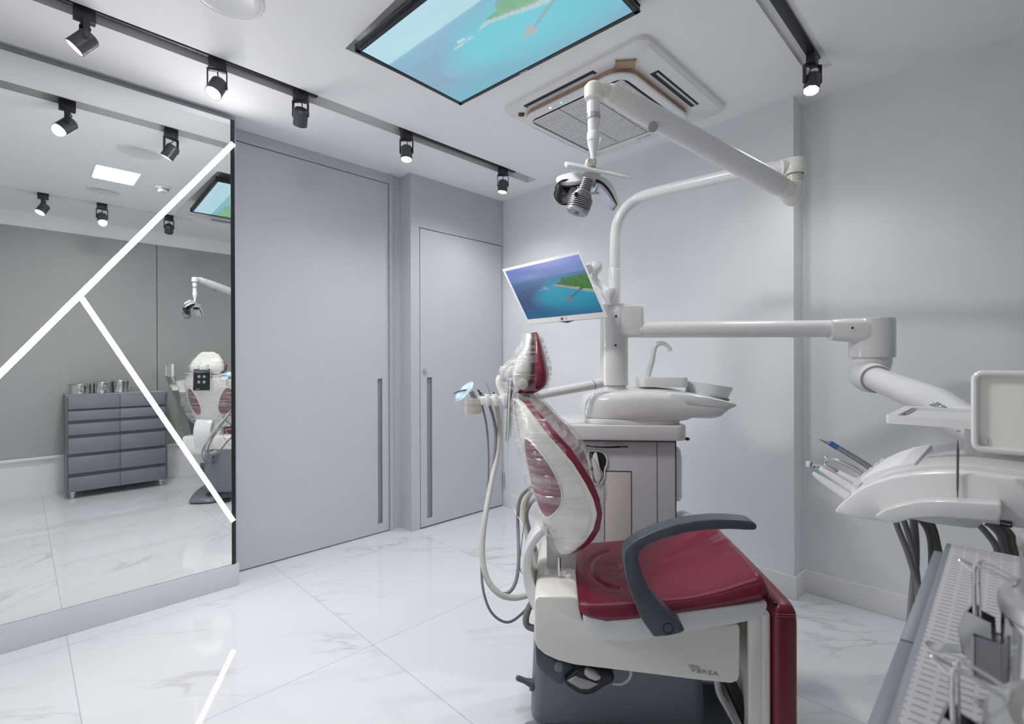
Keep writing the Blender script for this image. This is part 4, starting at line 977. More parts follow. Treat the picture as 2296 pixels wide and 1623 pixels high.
lathe(bm, [(.0300, ln-.002), (.0300, ln), (.026, ln+.004), (0, ln+.004)], s0, ax_, 28); link('heat_sink', bm, 'button_silver', lamp, sharp=25)
bm = lathe(NB(), [(r_*.80, h_) for r_, h_ in pr[::4]], s0, ax_, 24); link('heat_sink_core', bm, 'black_plastic', lamp)
c = Zl(745, 1005, dH-.058); bm = lathe(NB(), [(.0050, 0), (.0050, .006)], c, -FH, 16); link('sink_screw', bm, 'black_plastic', lamp)
bm = lathe(NB(), [(.006, 0), (.006, .003)], s1+ax_*.004, ax_, 12); link('end_screw', bm, 'dull_metal', lamp)
bm = tube(NB(), [Zl(1000, 980, dH), Zl(1270, 975, dH+.01)], .0032, 10); link('side_pin', bm, 'white_plastic', lamp)
# --- monitor on its ball-jointed bracket
dM = dU-.12
c_tl, c_tr, c_br, c_bl = onD(1125, 603, dM+.17), onD(1299, 561, dM+.05), onD(1363, 712, dM-.04), onD(1184, 727.5, dM+.08)
mx = ((c_tr-c_tl)+(c_br-c_bl)).normalized(); my = ((c_tl-c_bl)+(c_tr-c_br)); my = (my-mx*my.dot(mx)).normalized(); mz = mx.cross(my)
mc = (c_tl+c_tr+c_br+c_bl)/4
mon = thing('monitor', 'white-framed monitor on the dental unit showing a turquoise bay', 'monitor', frame(mc))
# the four corners are kept as measured; the frame is a slightly skewed slab between them
def mp(u, v, d=0): return c_bl*(1-u)*(1-v)+c_br*u*(1-v)+c_tr*u*v+c_tl*(1-u)*v+mz*d
bm = NB(); rings(bm, [[mp(u, v, -.022) for u, v in ((.03, .04), (.97, .04), (.97, .96), (.03, .96))], [mp(u, v, -.008) for u, v in ((0, 0), (1, 0), (1, 1), (0, 1))], [mp(u, v, 0) for u, v in ((0, 0), (1, 0), (1, 1), (0, 1))]]); bevel(bm, list(bm.faces), .003, 2); link('housing', bm, 'white_plastic', mon)
o = screen('display', mp(.028, .085, .0012), mp(.972, .085, .0012), mp(.028, .945, .0012), mon, 0)
inv = ROOT[mon].inverted(); nx = 150; ny = 86
for i, vtx in enumerate(o.data.vertices): u = (i % (nx+1))/nx; v = (i//(nx+1))/ny; vtx.co = inv @ mp(.028+.944*u, .085+.86*v, .0012)
lg = mp(.455, .043, .0008); bm = lathe(NB(), [(.0058, 0), (.0058, .0008)], lg, mz, 24); link('badge', bm, 'print_red', mon)
text('lettering', 'LG', .0085, mp(.505, .043, .0008), mx, my, 'print_grey', mon)
bm = prism(NB(), [mp(.40, .006, .001), mp(.50, -.022, .001), mp(.60, .006, .001), mp(.5, -.004, .001)], mz*-.008); link('power_tab', bm, 'tv_bezel', mon)
b1, b2 = onD(1335, 600, dM+.12), onD(1366, 655, dM+.06)
bm = NB(); ball(bm, b1, .030, 20); ball(bm, b1-RH*.022, .024, 18); link('tilt_joint', bm, 'white_plastic', mon)
bm = NB(); tube(bm, [mp(.7, .55, -.02), b1-RH*.02], .022, 14); link('neck', bm, 'white_plastic', mon)
bm = tube(NB(), [b1-V((0, 0, .02)), V((b1.x, b1.y, b2.z+.06)), b2+V((0, 0, .0))], .013, 14, 5); link('stem', bm, 'white_plastic', mon)
bm = NB(); lathe(bm, [(.012, -.055), (.015, -.04), (.030, -.016), (.034, 0), (.030, .014), (0, .018)], b2, n=24); tube(bm, [b2, onD(1378, 652, dU)], .016, 14); link('swivel_joint', bm, 'white_plastic', mon)
# ================================================================== HOLDER FOR THE ASSISTANT'S INSTRUMENTS
hold = thing('instrument_holder', 'white swing arm holder with cup end behind the headrest', 'instrument holder', frame(onD(1150, 900, 1.93), 'chair'))
bm = tube(NB(), [onD(1348, 858, 2.06), onD(1330, 863, 2.05), onD(1205, 886, 1.96), onD(1160, 895, 1.92)], [.021, .0195, .0185, .017], 18); link('swing_arm', bm, 'white_plastic', hold)
bm = lathe(NB(), [(.0205, 0), (.0205, .004)], onD(1331, 862.5, 2.05), (onD(1205, 886, 1.96)-onD(1331, 862.5, 2.05)).normalized(), 20); link('arm_ring', bm, 'print_grey', hold)
bm = NB(); a, b = onD(1074, 898, 1.87), onD(1172, 898, 1.92); ax_ = (b-a).normalized(); cc = (a+b)/2; ay_ = V((0, 0, 1)).cross(ax_)
box(bm, cc, ((b-a).length, 0.052, .033), (ax_, ay_, V((0, 0, 1))), .008, 3)
for px_ in (1090, 1108, 1128): p = onD(px_, 896, 1.865+.05*(px_-1074)/98); box(bm, p-ay_*.012, (.015, .052, .042), (ax_, ay_, V((0, 0, 1))), .003)
link('holder_bar', bm, 'white_plastic', hold)
c = onD(1061, 908, 1.87)
bm = lathe(NB(), [(.014, -.035), (.030, -.031), (.035, -.014), (.031, .002), (.035, .005), (.034, .023), (.023, .030), (0, .031)], c, (0, 0, 1), 24); link('holder_end', bm, 'yellowed_plastic', hold)
# keypad facing the mirror
pf = onX(1060, 898, -1.236); pc = onD(1143, 905, 1.545); pc = V((pc.x, pc.y, 1.053)); m_ = (-XC+V((0, 0, .05))).normalized(); mx_ = V((0, 0, 1)).cross(m_).normalized(); my_ = m_.cross(mx_)
bm = box(NB(), pc-m_*.003, (.140, .186, .006), (mx_, my_, m_), .002, 2); link('keypad_case', bm, 'white_plastic', chair)
bm = box(NB(), pc+m_*.0008, (.134, .180, .002), (mx_, my_, m_)); link('keypad', bm, 'black_plastic', chair)
bm = NB()
for i in (-1, 1):
    for j in (0, 1): lathe(bm, [(.0125, 0), (.0125, .003), (.006, .003), (.006, .004), (0, .004)], pc+mx_*.021*i+my_*(.026-.046*j)+m_*.0015, m_, 20)
bx_ = box(bm, pc+mx_*.03-my_*.079+m_*.002, (.03, .005, .001), (mx_, my_, m_))
link('keypad_buttons', bm, 'button_silver', chair)
# --- instruments resting in it
def stick(name, label, cat, pts, radii, mt, group=None, n=14, sm=5):
    s = thing(name, label, cat, frame(V(pts[0])), group); bm = tube(NB(), pts, [q*1.16 for q in radii], n, sm); link('handle', bm, mt, s); return s
Zh = lambda x, y, d: onD(1010+x/14.753, 840+y/14.753, d+.255)
s = stick('curing_light', 'curing light with pale blue shield disc, leftmost in the holder', 'dental tool', [Zh(890, 930, 1.60), Zh(800, 780, 1.60), Zh(680, 560, 1.60)], [.008, .009, .0085], 'dull_metal')
n_ = V((0, 0, 1)); cS = Zh(465, 560, 1.595)
xs = (RH*.70+n_*.72).normalized(); ys = ((-RH*.72+n_*.70)*.36+FH*.93).normalized(); n_ = xs.cross(ys).normalized()
bm = NB(); rr_ = [[cS+xs*math.cos(t)*r_*.048+ys*math.sin(t)*r_*.048+n_*h_ for t in [2*math.pi*k/36 for k in range(36)]] for r_, h_ in ((.12, .0), (1, 0), (1, .002), (.12, .002))]
rings(bm, rr_, cap=False, closed=True); link('shield', bm, 'clear_shield', s, label='pale blue shield disc')
MATS['clear_shield'].node_tree.nodes['Diffuse BSDF'].inputs[0].default_value = (.62, .80, .9, 1)
bm = tube(NB(), [Zh(680, 500, 1.60), Zh(620, 480, 1.595), Zh(240, 565, 1.575), Zh(80, 640, 1.565)], [.0028, .0026, .0024, .0012], 10, 4); link('light_guide', bm, 'slate_plastic', s)
s = stick('syringe', 'grey instrument with black tip standing in the holder beside the curing light', 'dental tool', [Zh(1180, 890, 1.625), Zh(1100, 740, 1.625), Zh(1010, 640, 1.625)], [.0095, .009, .008], 'dull_metal')
bm = tube(NB(), [Zh(1030, 660, 1.625), Zh(985, 615, 1.625), Zh(960, 575, 1.625), Zh(920, 515, 1.625)], [.0055, .0055, .003, .0035], 10); ball(bm, Zh(920, 515, 1.625), .0035, 10); link('tip', bm, 'black_plastic', s, label='black tip')
s = stick('water_syringe', 'slim steel air and water syringe upright in the holder', 'dental tool', [Zh(1450, 800, 1.645), Zh(1380, 720, 1.645), Zh(1300, 640, 1.645)], [.0075, .0075, .005], 'chrome')
bm = tube(NB(), [Zh(1310, 650, 1.645), Zh(1240, 400, 1.645), Zh(1160, 240, 1.645)], [.0028, .0022, .0018], 8); link('nozzle', bm, 'button_silver', s)
bm = tube(NB(), [Zh(1430, 760, 1.64), Zh(1428, 590, 1.64)], [.003, .003], 8); ball(bm, Zh(1428, 595, 1.64), .0035, 10); link('trigger', bm, 'black_plastic', s)
s = stick('suction_handpiece', 'thick pale suction handpiece standing nearest the headrest', 'dental tool', [Zh(1900, 1110, 1.66), Zh(1850, 880, 1.66), Zh(1740, 600, 1.66), Zh(1640, 330, 1.66), Zh(1620, 180, 1.66), Zh(1660, 30, 1.66)], [.011, .0125, .013, .0135, .013, .010], 'cream_plastic')
bm = tube(NB(), [Zh(1670, 60, 1.66), Zh(1640, -180, 1.66), Zh(1690, -300, 1.66)], [.0045, .004, .0038], 10); link('suction_tip', bm, 'clear_shield', s)
bm = NB(); lathe(bm, [(.016, 0), (.016, .012)], Zh(1895, 1090, 1.66), (Zh(1850, 880, 1.66)-Zh(1900, 1110, 1.66)).normalized(), 16); link('grip_ring', bm, 'clear_shield', s)
# --- their hoses
def hose(name, label, pts, r, mt, group, n=10, sm=7):
    bm = tube(NB(), pts, r, n, sm); o = link(name, bm, mt, None, frame(V(pts[0]))); return tag(o, label, 'hose', group)
GH = 'hoses hanging under the assistant holder'
hose('hose', 'thick pale hose looping under the holder to the chair hinge', [onD(x, y, d) for x, y, d in ((1113, 908, 1.900), (1119, 950, 1.895), (1116, 1010, 1.870), (1100, 1090, 1.789), (1086, 1170, 1.708), (1081, 1240, 1.653), (1091, 1295, 1.615), (1118, 1330, 1.599), (1152, 1340, 1.609), (1195, 1331, 1.619))], [.010]*10, 'beige_hose', GH)
hose('hose', 'mid-grey hose dropping from the holder and turning up behind the backrest', [onD(x, y, d) for x, y, d in ((1097, 906, 1.885), (1108, 945, 1.885), (1111, 990, 1.875), (1104, 1060, 1.824), (1092, 1140, 1.754), (1083, 1210, 1.698), (1086, 1275, 1.655), (1106, 1320, 1.632), (1135, 1331, 1.649), (1156, 1305, 1.679), (1163, 1250, 1.728), (1161, 1160, 1.813), (1168, 1115, 1.700), (1192, 1090, 1.780))], [.0062]*14, 'grey_hose', GH)
hose('hose', 'thin dark hose making the lowest loop beside the chair base', [onD(x, y, d) for x, y, d in ((1080, 906, 1.875), (1090, 950, 1.875), (1095, 1010, 1.860), (1094, 1080, 1.814), (1087, 1170, 1.728), (1080, 1255, 1.645), (1083, 1320, 1.602), (1102, 1373, 1.599), (1138, 1395, 1.609), (1174, 1372, 1.619), (1196, 1338, 1.629))], [.0042]*11, 'grey_hose', GH)
hose('cord', 'thin white cord hanging from the suction handpiece', [onD(x, y, d) for x, y, d in ((1140, 925, 1.915), (1139, 1000, 1.915), (1137, 1090, 1.869), (1152, 1140, 1.864), (1173, 1180, 1.720), (1180, 1215, 1.760))], [.0018]*6, 'white_plastic', GH, 8)
hose('cord', 'thin grey cord falling behind the hose loops to the hinge', [onD(x, y, d) for x, y, d in ((1190, 1105, 1.750), (1180, 1150, 1.720), (1170, 1215, 1.700), (1166, 1275, 1.795), (1178, 1292, 1.766))], [.0016]*5, 'grey_hose', GH, 8)
hose('hose', 'broad cream hose arching behind the lower backrest', [onD(x, y, d) for x, y, d in ((1215, 1088, 1.860), (1192, 1098, 1.860), (1175, 1125, 1.860), (1176, 1160, 1.860), (1185, 1195, 1.860), (1200, 1245, 1.860), (1213, 1300, 1.860))], [.0155]*7, 'yellowed_plastic', GH, 12)
hose('hose', 'grey hose arching just inside the broad cream one', [onD(x, y, d) for x, y, d in ((1212, 1112, 1.840), (1192, 1126, 1.840), (1181, 1150, 1.840), (1184, 1180, 1.840), (1200, 1235, 1.840))], [.0065]*5, 'grey_hose', GH)
hose('hose', 'dark grey pipe bend low behind the chair casing', [onD(x, y, d) for x, y, d in ((1196, 1345, 1.589), (1185, 1365, 1.589), (1179, 1388, 1.589), (1183, 1403, 1.589), (1200, 1410, 1.589))], [.0105]*5, 'grey_hose', GH, 12)
# ================================================================== DELIVERY UNIT on its jointed arm
del_ = thing('delivery_unit', 'white instrument table on a jointed arm with light box and tray', 'delivery unit', frame(V((-.02, 1.28, .91))))
dk = 2.12
bm = tube(NB(), [onD(1432, 739.5, dk), onD(1860, 737, 2.0)], .0345, 22); link('upper_arm', bm, 'white_plastic', del_)
E0 = onD(1955, 758, 1.95); r_b = .077
zt_, zb_ = onD(1955, 714.5, 1.95).z, onD(1955, 802, 1.95).z
bm = lathe(NB(), [(r_b*.96, zb_), (r_b, zb_+.003), (r_b, zt_-.004), (r_b*.97, zt_), (0, zt_+.001)], V((E0.x, E0.y, 0)), n=40); link('elbow_drum', bm, 'white_gloss', del_)
a, b = onD(1868, 740, 1.985), onD(1950, 740, 1.95); ax_ = (b-a); ax_.z = 0; ax_.normalize(); ay_ = V((0, 0, 1)).cross(ax_)
bm = NB(); n8 = 20; R = []
for u, hh, hw, zc in ((0, .040, .042, 0), (.012, .043, .046, 0), (.05, .046, .060, -.002), (.10, .050, .070, -.006), (.16, .060, .072, -.012)):
    R.append([a+ax_*(u-.012)+ay_*hw*math.copysign(abs(math.cos(t))**.6, math.cos(t))+V((0, 0, zc+hh*math.copysign(abs(math.sin(t))**.6, math.sin(t)))) for t in [2*math.pi*k/n8 for k in range(n8)]])
rings(bm, R); link('elbow_sleeve', bm, 'white_gloss', del_)
bm = NB()
for x, y in ((1892, 737), (1977, 748)): p = onD(x, y, 1.955 if x < 1950 else 1.88); lathe(bm, [(.0042, 0), (.0042, .003)], p-FH*(.048 if x < 1950 else -.003), -FH, 12)
link('screw', bm, 'black_plastic', del_)
k1 = V((E0.x, E0.y, zb_)); bm = lathe(NB(), [(.066, .002), (.066, -.018), (.060, -.045), (.03, -.07)], k1, n=32); link('elbow_neck', bm, 'white_plastic', del_)
s1_, s2_ = onD(1945, 842, 1.93), onD(2105, 905, 1.38)
dv = (s2_-s1_).normalized()
bm = NB(); tube(bm, [s1_-dv*.045, s1_-dv*.02, s1_+dv*.02, s1_+dv*.085, s1_+dv*.100], [.040, .058, .062, .055, .050], 28); link('knuckle', bm, 'white_plastic', del_)
bm = tube(NB(), [s1_+dv*.098, s1_+dv*.102], .0515, 28); link('knuckle_ring', bm, 'print_grey', del_)
bm = tube(NB(), [s1_+dv*.095, s2_, onD(2160, 945, 1.22), V((.03, 1.36, 1.03))], [.0435, .0425, .042, .04], 26); link('lower_arm', bm, 'white_plastic', del_)
# body: profile in x/z run along y
Y0, Y1 = 1.10, 1.45
rim = [(1868, 1149), (1880, 1134), (1900, 1116), (1926, 1098), (1960, 1082.5), (2000, 1070.5), (2050, 1062.5), (2100, 1059), (2150, 1059.5), (2200, 1064), (2296, 1077), (2420, 1098), (2560, 1125)]
low = [(2560, 1240), (2420, 1212), (2330, 1192), (2235, 1177), (2150, 1166), (2060, 1164), (1990, 1172), (1971, 1170), (1925, 1163)]
lim = lambda p: V((min(p.x, .24), p.y, p.z))
top_p = [lim(onY(x, y, Y0)) for x, y in rim]; low_p = [lim(onY(x, y, Y0)) for x, y in low]
def uniq(ps):
    out = []
    for p in ps:
        if not out or (p-out[-1]).length > .004: out.append(p)
    return out
bm = prism(NB(), uniq(top_p+low_p), (0, Y1-Y0, 0), .006, 2); link('body', bm, 'white_plastic', del_)
# raised shell behind the front rim and pale holder front
off = V((0, .03, 0))
sh = [p+off+V((0.006, 0, .010)) for p in top_p[2:]]; bas = [V((p.x, p.y, p.z-.04)) for p in sh[::-1]]
bm = prism(NB(), sh+bas, (0, Y1-Y0-.034, 0), .006, 2); link('top_shell', bm, 'white_gloss', del_)
fr = [V((p.x-.004, p.y+.002, p.z+.004)) for p in top_p[2:7]]
bm = prism(NB(), [p+V((0, .05, .008)) for p in fr]+[V((p.x, p.y+.05, p.z-.02)) for p in fr[::-1]], (0, Y1-Y0-.07, 0), .002); link('holder_front', bm, 'white_trim', del_)
bm = NB()
for y in (1.16, 1.22, 1.28, 1.35, 1.42): p = fr[0]; lathe(bm, [(.012, -.004), (.012, .006), (.008, .006), (.008, .002)], V((p.x+.010, y, p.z+.014)), V((-.85, 0, .5)).normalized(), 16)
link('holder_socket', bm, 'white_plastic', del_)
hd = [(1962, 1156), (1985, 1143), (2020, 1132.5), (2060, 1126), (2100, 1123.5), (2160, 1126), (2240, 1130.5), (2246, 1135), (2246, 1152), (2238, 1170), (2180, 1164), (2100, 1159), (2045, 1162), (2010, 1173), (1985, 1171), (1968, 1163)]
bm = prism(NB(), [onY(x, y, Y0-.045) for x, y in hd], (0, .05, 0), .008, 3); link('handle', bm, 'white_gloss', del_)
us = [(2040, 1164), (2100, 1176), (2180, 1186), (2192, 1184), (2200, 1177), (2210, 1168), (2100, 1155)]
bm = prism(NB(), [onY(x, y, Y0+.02) for x, y in us], (0, .2, 0), .004); link('underside', bm, 'white_plastic', del_)
bm = NB(); tube(bm, [onY(2147.5, 986, 1.097), onY(2147.5, 1010, 1.097), onY(2147, 1090, 1.096), onY(2147, 1106, 1.096), onY(2147.5, 1140, 1.095)], [.0006, .0018, .0016, .0009, .0004], 8); link('spike', bm, 'dark_hose', del_, label='thin dark probe')  # thin dark upright spike just in front of the near face
bm = box(NB(), onY(2256, 1174.5, Y0-.0015), (.0135, .002, .0095)); link('label_plate', bm, 'black_plastic', del_)
text('lettering', 'Power', .0042, onY(2256, 1174.5, Y0-.003), (1, 0, 0), (0, 0, 1), 'print_white', del_)
p = onY(2256, 1174.5, Y0-.0015)+V((.028, 0, -.003)); bm = box(NB(), p, (.0135, .002, .0095)); link('label_plate', bm, 'black_plastic', del_)
# tray on top, its stem
ZTR = 1.093
tx0, tx1, ty0, ty1 = -.168, .10, 1.20, 1.47
bm = NB(); O_ = rrect(tx0, tx1, ty0, ty1, .006, 3); I_ = rrect(tx0+.016, tx1-.016, ty0+.004, ty1-.03, .012, 3)
rings(bm, [[V((x, y, ZTR-.016)) for x, y in O_], [V((x, y, ZTR)) for x, y in O_], [V((x, y, ZTR)) for x, y in I_], [V((x, y, ZTR-.006)) for x, y in I_]]); link('tray', bm, 'white_plastic', del_)
bm = NB(); bx(bm, tx0+.0165, tx0+.022, 1.30, 1.43, ZTR-.0055, ZTR-.004); link('tray_slot', bm, 'print_grey', del_)
bm = NB(); tube(bm, [V((-.01, 1.33, 1.0)), V((-.01, 1.33, ZTR-.015))], .05, 24); c = onY(2149, 966, 1.275); lathe(bm, [(.003, 0), (.003, .003)], c, (0, -1, 0), 10); link('tray_stem', bm, 'white_plastic', del_)
# light box for films
vx0, vx1, vz0, vz1, vy = -.040, .26, 1.056, 1.183, 1.075
bm = NB(); P_ = rrect(vx0, vx1, vz0, vz1, .012, 6); prism(bm, [V((x, vy, z)) for x, z in P_], (0, .014, 0), .003); link('light_box', bm, 'cream_plastic', del_)
bm = NB(); P2 = [V((x, vy-.002, z)) for x, z in rrect(vx0+.004, vx1-.004, vz0+.004, vz1-.004, .010, 5)]; tube(bm, P2+[P2[0]], .0048, 10); link('box_rim', bm, 'white_plastic', del_)
bm = NB(); bx(bm, vx0+.009, vx0+.019, vy-.0025, vy+.001, vz0+.012, vz0+.022, .001); link('box_button', bm, 'print_light', del_)
bm = NB(); tube(bm, [V((vx0+.07, vy+.008, vz0)), V((vx0+.07, vy+.03, 1.0))], .01, 12); link('box_stem', bm, 'white_plastic', del_)
bm = NB(); ky = 1.50; bx(bm, .0, .02, ky-.03, ky+.05, 1.062, 1.092, .003); bx(bm, .012, .06, 1.42, ky+.05, 1.04, 1.06, .003); link('keypad', bm, 'black_plastic', del_)
bm = NB()
for i in range(6):
    for j in range(2): lathe(bm, [(.005, 0), (.005, .002)], V((-.001, ky-.022+.013*i, 1.070+.013*j)), (-1, 0, 0), 10)
link('keypad_buttons', bm, 'print_light', del_)
# crumpled foil on the tray
bm = NB()
for (px_, py_), sx in (((2098, 909), .011), ((2110, 915), .010)):
    c = onZ(px_, py_+3, ZTR-.006); t = NB(); bmesh.ops.create_icosphere(t, subdivisions=3, radius=1)
    for v in t.verts: q = v.co*(1+.30*noise.noise(v.co*2.1+c*40)); v.co = c+V((q.x*sx, q.y*sx*.8, (q.z+.9)*sx*.55))
    merge(bm, t)
tag(link('foil', bm, 'foil', None, frame(onZ(2104, 912, ZTR-.006)), sharp=25), 'small crumpled silver foil lying on the white tray', 'foil')
# --- handpieces in the front sockets
GI = 'handpieces on the delivery unit'
def hp_(name, label, pts, r, mt, y, sm=4):
    P_ = [onY(a, b, y) for a, b in pts]; s = thing(name, label, 'dental handpiece', frame(P_[0]), GI); link('handle', tube(NB(), P_, r, 16, sm), mt, s); return s
s = hp_('scaler', 'dark grey scaler with blue ring and white tip, uppermost of the handpieces', [(1952, 1050), (1942, 1042), (1900, 1016), (1866, 996), (1852, 990), (1838, 984)], [.0064, .0064, .0062, .0060, .0046, .0022], 'dull_metal', 1.42)
bm = tube(NB(), [onY(1879, 1004, 1.42), onY(1862, 993.5, 1.42)], .0068, 16); link('ring', bm, 'blue_plastic', s, label='blue ring')
bm = tube(NB(), [onY(1840, 985, 1.42), onY(1828, 979, 1.42), onY(1820, 973, 1.42), onY(1814, 967, 1.42)], [.0022, .0019, .0017, .0016], 10, 4); link('tip', bm, 'white_plastic', s, label='white curved tip')
s = hp_('turbine_handpiece', 'slim steel turbine handpiece second from the top', [(1936, 1062), (1915, 1049), (1885, 1035), (1857, 1030)], [.0056, .0054, .0046, .0034], 'steel', 1.35)
bm = lathe(NB(), [(.0046, -.006), (.0052, -.004), (.0052, .006), (.004, .008)], onY(1851, 1031, 1.35), V((.3, 0, .95)).normalized(), 16); tube(bm, [onY(1852, 1026, 1.35), onY(1851, 1020, 1.35)], .0009, 6); link('turbine_head', bm, 'chrome', s)
s = hp_('contra_angle_handpiece', 'steel handpiece with white sleeve, its head in a small white block', [(1880, 1061), (1866, 1052), (1850, 1045), (1829, 1043)], [.0050, .0050, .0044, .0034], 'steel', 1.28)
bm = tube(NB(), [onY(1928, 1084, 1.28), onY(1900, 1070, 1.28), onY(1879, 1059, 1.28)], [.0060, .0064, .0060], 14); link('sleeve', bm, 'white_plastic', s)
bm = lathe(NB(), [(.0044, -.006), (.0050, 0), (.0044, .006)], onY(1824, 1043, 1.28), V((.35, 0, .93)).normalized(), 14); link('contra_head', bm, 'chrome', s)
bm = box(NB(), onY(1812.5, 1040.5, 1.275), (.0085, .010, .012), None, .001); link('bite_block', bm, 'white_plastic', s)
bm = NB(); tube(bm, [onY(1819, 1048, 1.275), onY(1825, 1053, 1.275), onY(1836, 1054, 1.275)], .0022, 8, 3); link('clip', bm, 'teal_plastic', s)
bm = ball(NB(), onY(1819, 1036, 1.275), .0026, 10); link('dot', bm, 'pink_plastic', s)
s = hp_('syringe_handpiece', 'thick white handpiece lying just below the sleeved steel one', [(1913, 1098), (1900, 1090), (1870, 1070), (1843, 1053), (1838, 1050)], [.0085, .0085, .0078, .0055, .0042], 'white_plastic', 1.22)
s = hp_('suction_wand', 'smooth white wand, lowest and nearest of the handpieces', [(1900, 1114), (1880, 1100), (1850, 1080), (1827, 1064), (1823, 1062)], [.0092, .0090, .0074, .0046, .0038], 'white_plastic', 1.16)
bm = lathe(NB(), [(.0045, 0), (.0045, .002)], onY(1889, 1114, 1.155), V((-1, -.2, .2)).normalized(), 10); link('end_cap', bm, 'white_gloss', s)
# --- supply hoses under the delivery unit
GD = 'grey supply hoses under the delivery unit'
def dh(label, pts, r, mt): hose('hose', label, [onY(x, y, yy) for x, y, yy in pts], [r]*len(pts), mt, GD)
dh('grey hose falling rightward from the left underside of the instrument table', ((2008, 1168, 1.16), (2016, 1190, 1.16), (2034, 1235, 1.16), (2052, 1290, 1.16), (2076, 1350, 1.16), (2100, 1420, 1.16), (2130, 1560, 1.2)), .0052, 'grey_hose')
dh('grey hose crossing behind the straight thick one', ((2026, 1166, 1.20), (2036, 1195, 1.20), (2047, 1235, 1.20), (2054, 1275, 1.20), (2058, 1320, 1.20), (2060, 1400, 1.22)), .0052, 'grey_hose')
dh('thick straight grey hose hanging nearest the cabinet corner', ((2048, 1164, 1.22), (2052, 1210, 1.22), (2052, 1270, 1.22), (2046, 1340, 1.22), (2040, 1420, 1.22), (2034, 1540, 1.24), (2030, 1640, 1.26)), .0066, 'grey_hose')
dh('dark olive hose bowing left above the cabinet', ((2062, 1164, 1.26), (2078, 1185, 1.26), (2087, 1215, 1.26), (2089, 1260, 1.26), (2086, 1310, 1.26), (2078, 1360, 1.26), (2066, 1440, 1.28)), .0056, 'dark_hose')
dh('dark hose running right of the olive one', ((2072, 1164, 1.28), (2088, 1190, 1.28), (2100, 1222, 1.28), (2108, 1258, 1.28), (2112, 1300, 1.28), (2116, 1380, 1.3)), .0054, 'olive_hose')
dh('dark hose ending at the cabinet edge, rightmost of the left bunch', ((2086, 1166, 1.30), (2096, 1190, 1.30), (2104, 1225, 1.30), (2112, 1260, 1.30), (2128, 1310, 1.30), (2140, 1400, 1.32)), .0050, 'dark_hose')
for i, (lab, xa, xb, mt) in enumerate((('leftmost grey hose of the bunch behind the cabinet end', 2198, 2238, 'grey_hose'), ('second grey hose of the bunch behind the cabinet end', 2224, 2254, 'grey_hose'), ('third hose of the bunch behind the cabinet end', 2238, 2266, 'dark_hose'), ('rightmost dark hose of the bunch behind the cabinet end', 2250, 2278, 'olive_hose'))):
    y = 1.20+.03*i; dh(lab, ((xa-14, 1172, y), (xa, 1180, y), (xa+18, 1200, y), (xb-6, 1222, y), (xb, 1245, y), (xb+4, 1300, y), (xb+6, 1400, y)), .0052, mt)
# ================================================================== DRAWER CABINET beside the viewpoint (also seen in the mirror)
cb = thing('drawer_cabinet', 'grey two-column drawer cabinet on castors against the opposite wall', 'cabinet', frame(V((.11, .66, 0))))
CX0, CX1, CY0, CY1, CZ = -.060, .288, .292, 1.030, .912
bm = NB(); bx(bm, CX0+.004, CX1, CY0, CY1, .058, .880); link('carcass', bm, 'cabinet_side', cb)
bm = NB(); bx(bm, -.068, CX1, CY0-.004, CY1+.004, .880, CZ, .0015); link('top_panel', bm, 'cabinet_lacquer', cb)
rows = [(.904, .790), (.772, .688), (.658, .562), (.532, .396), (.368, .222), (.190, .064)]
ymid = .662
for c, (ya, yb) in enumerate(((CY0+.012, ymid-.0015), (ymid+.0015, CY1-.022))):
    for i, (za, zb) in enumerate(rows):
        bm = NB(); bx(bm, -.081, -.066, ya, yb, zb, za-.0, .0012); d_ = link('drawer_front', bm, 'cabinet_lacquer', cb)
        if i < 5:
            zn = rows[i+1][0]; bm = NB(); bx(bm, -.0655, CX0+.006, ya, yb, zn, zb); link('finger_gap', bm, 'cabinet_gap', d_)
for x, y in ((-.03, CY0+.04), (-.03, CY1-.05), (.25, CY0+.04), (.25, CY1-.05)):
    bm = NB(); bx(bm, x-.018, x+.018, y-.018, y+.018, .046, .058, .002); lathe(bm, [(.012, 0), (.012, .012)], (x, y, .040), n=14)
    for sg in (-1, 1): box(bm, (x+.008, y+sg*.014, .030), (.030, .003, .032), None, .001)
    k_ = link('castor', bm, 'chrome', cb)
    bm = lathe(NB(), [(.018, -.010), (.022, -.008), (.022, .008), (.018, .010)], (x+.010, y, .022), (0, 1, 0), 20); link('wheel', bm, 'white_plastic', k_)
bm = NB(); bx(bm, -.061, CX1-.003, CY0, CY1-.004, CZ, CZ+.003); tag(link('shelf_liner', bm, 'ribbed_liner', None, frame(V((.11, .66, CZ)))), 'grey ribbed liner mat covering the cabinet top', 'mat')
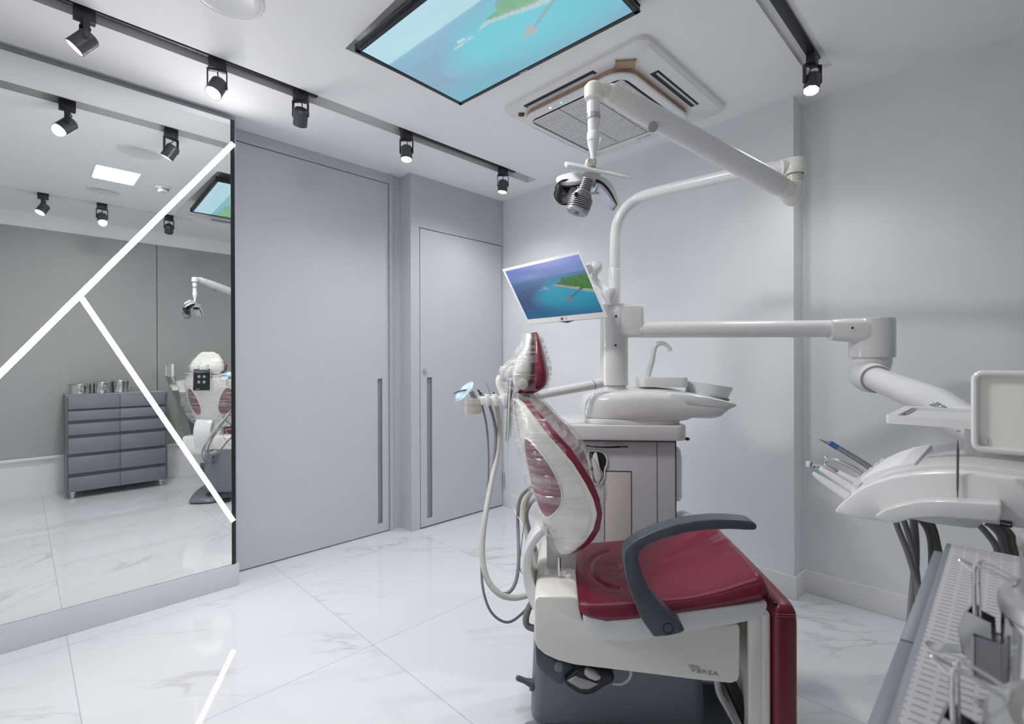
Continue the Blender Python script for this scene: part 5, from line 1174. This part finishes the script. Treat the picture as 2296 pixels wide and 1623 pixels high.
# --- steel canisters with wire clasps
def canister(x, y, r, h, yaw, label):
    zb = CZ+.003; s = thing('steel_canister', label, 'canister', frame(V((x, y, zb))), 'steel canisters on the drawer cabinet')
    bm = lathe(NB(), [(r*.96, 0), (r, .004), (r, h-.022), (r*1.012, h-.020), (r*1.012, h-.016), (r*.98, h-.016), (r*.98, .004), (0, .004)], V((x, y, zb)), n=56); link('body', bm, 'steel', s, sharp=30)
    bm = lathe(NB(), [(r*1.0, h-.016), (r*1.03, h-.014), (r*1.03, h-.008), (r*1.0, h-.004), (r*.90, h), (r*.82, h-.003), (r*.5, h+.001), (0, h+.003)], V((x, y, zb)), n=56); link('lid', bm, 'brushed_steel', s, sharp=30)
    o = V((math.cos(yaw), math.sin(yaw), 0)); t = V((-o.y, o.x, 0)); U = V((0, 0, 1)); P = lambda a, b, c: V((x, y, zb))+o*(r+a)+t*b+U*c
    zc = h*.50
    bm = NB(); box(bm, P(.006, 0, zc-.01), (.016, .022, .030), (o, t, U), .002); k_ = link('clasp', bm, 'dull_metal', s)
    # lever: two cheeks with rounded foot and a tongue
    bm = NB(); ch_ = [(.005, zc+.020), (.020, zc+.024), (.025, zc+.008), (.022, zc-.012), (.012, zc-.020), (.004, zc-.010)]
    for b in (-.009, .0075): prism(bm, [P(a, b, c) for a, c in ch_], t*.0015)
    prism(bm, [P(.0205, -.009, zc+.024), P(.0255, -.009, zc+.007), P(.022, -.009, zc-.012), P(.0205, -.009, zc-.012), P(.0240, -.009, zc+.007), P(.0190, -.009, zc+.024)], t*.018)
    R = [[P(a, b*w_, c) for b in (-1, 1)]+[P(a-.0015, b*w_, c-.001) for b in (1, -1)] for a, w_, c in ((.021, .009, zc-.010), (.031, .009, zc-.014), (.037, .0105, zc-.017), (.044, .008, zc-.018), (.048, .004, zc-.017))]
    rings(bm, R); link('lever', bm, 'steel', k_)
    bm = NB()
    for b in (-.0085, .0085): tube(bm, [P(.014, b*.8, zc-.004), P(.015, b*.8, h+.004), P(.010, b*.75, h+.008), P(-.008, b*.7, h+.002)], .0015, 8, 4)
    tube(bm, [P(.015, -.0068, h+.004), P(.026, 0, h+.009), P(.015, .0068, h+.004)], .0014, 8, 5); tube(bm, [P(-.008, -.007, h+.002), P(-.008, .007, h+.002)], .0019, 8)
    tube(bm, [P(.014, -.009, zc-.004), P(.014, .009, zc-.004)], .0018, 8)
    link('wire_link', bm, 'chrome', k_)
    bm = NB(); o2 = -o; lathe(bm, [(.0035, -.011), (.0035, .011)], V((x, y, zb+h-.010))+o2*(r+.004), t, 10); box(bm, V((x, y, zb+h-.014))+o2*(r+.002), (.004, .018, .016), (o, t, U), .001); link('hinge', bm, 'dull_metal', s)
PI = math.pi
canister(.070, .392, .078, .092, PI-.1, 'short wide steel canister at the near end of the drawer cabinet')
canister(.062, .548, .066, .108, PI-.15, 'middle steel canister with wire clasp on the ribbed mat')
canister(.072, .682, .064, .122, PI-1.25, 'tallest steel canister, farthest along the ribbed mat')
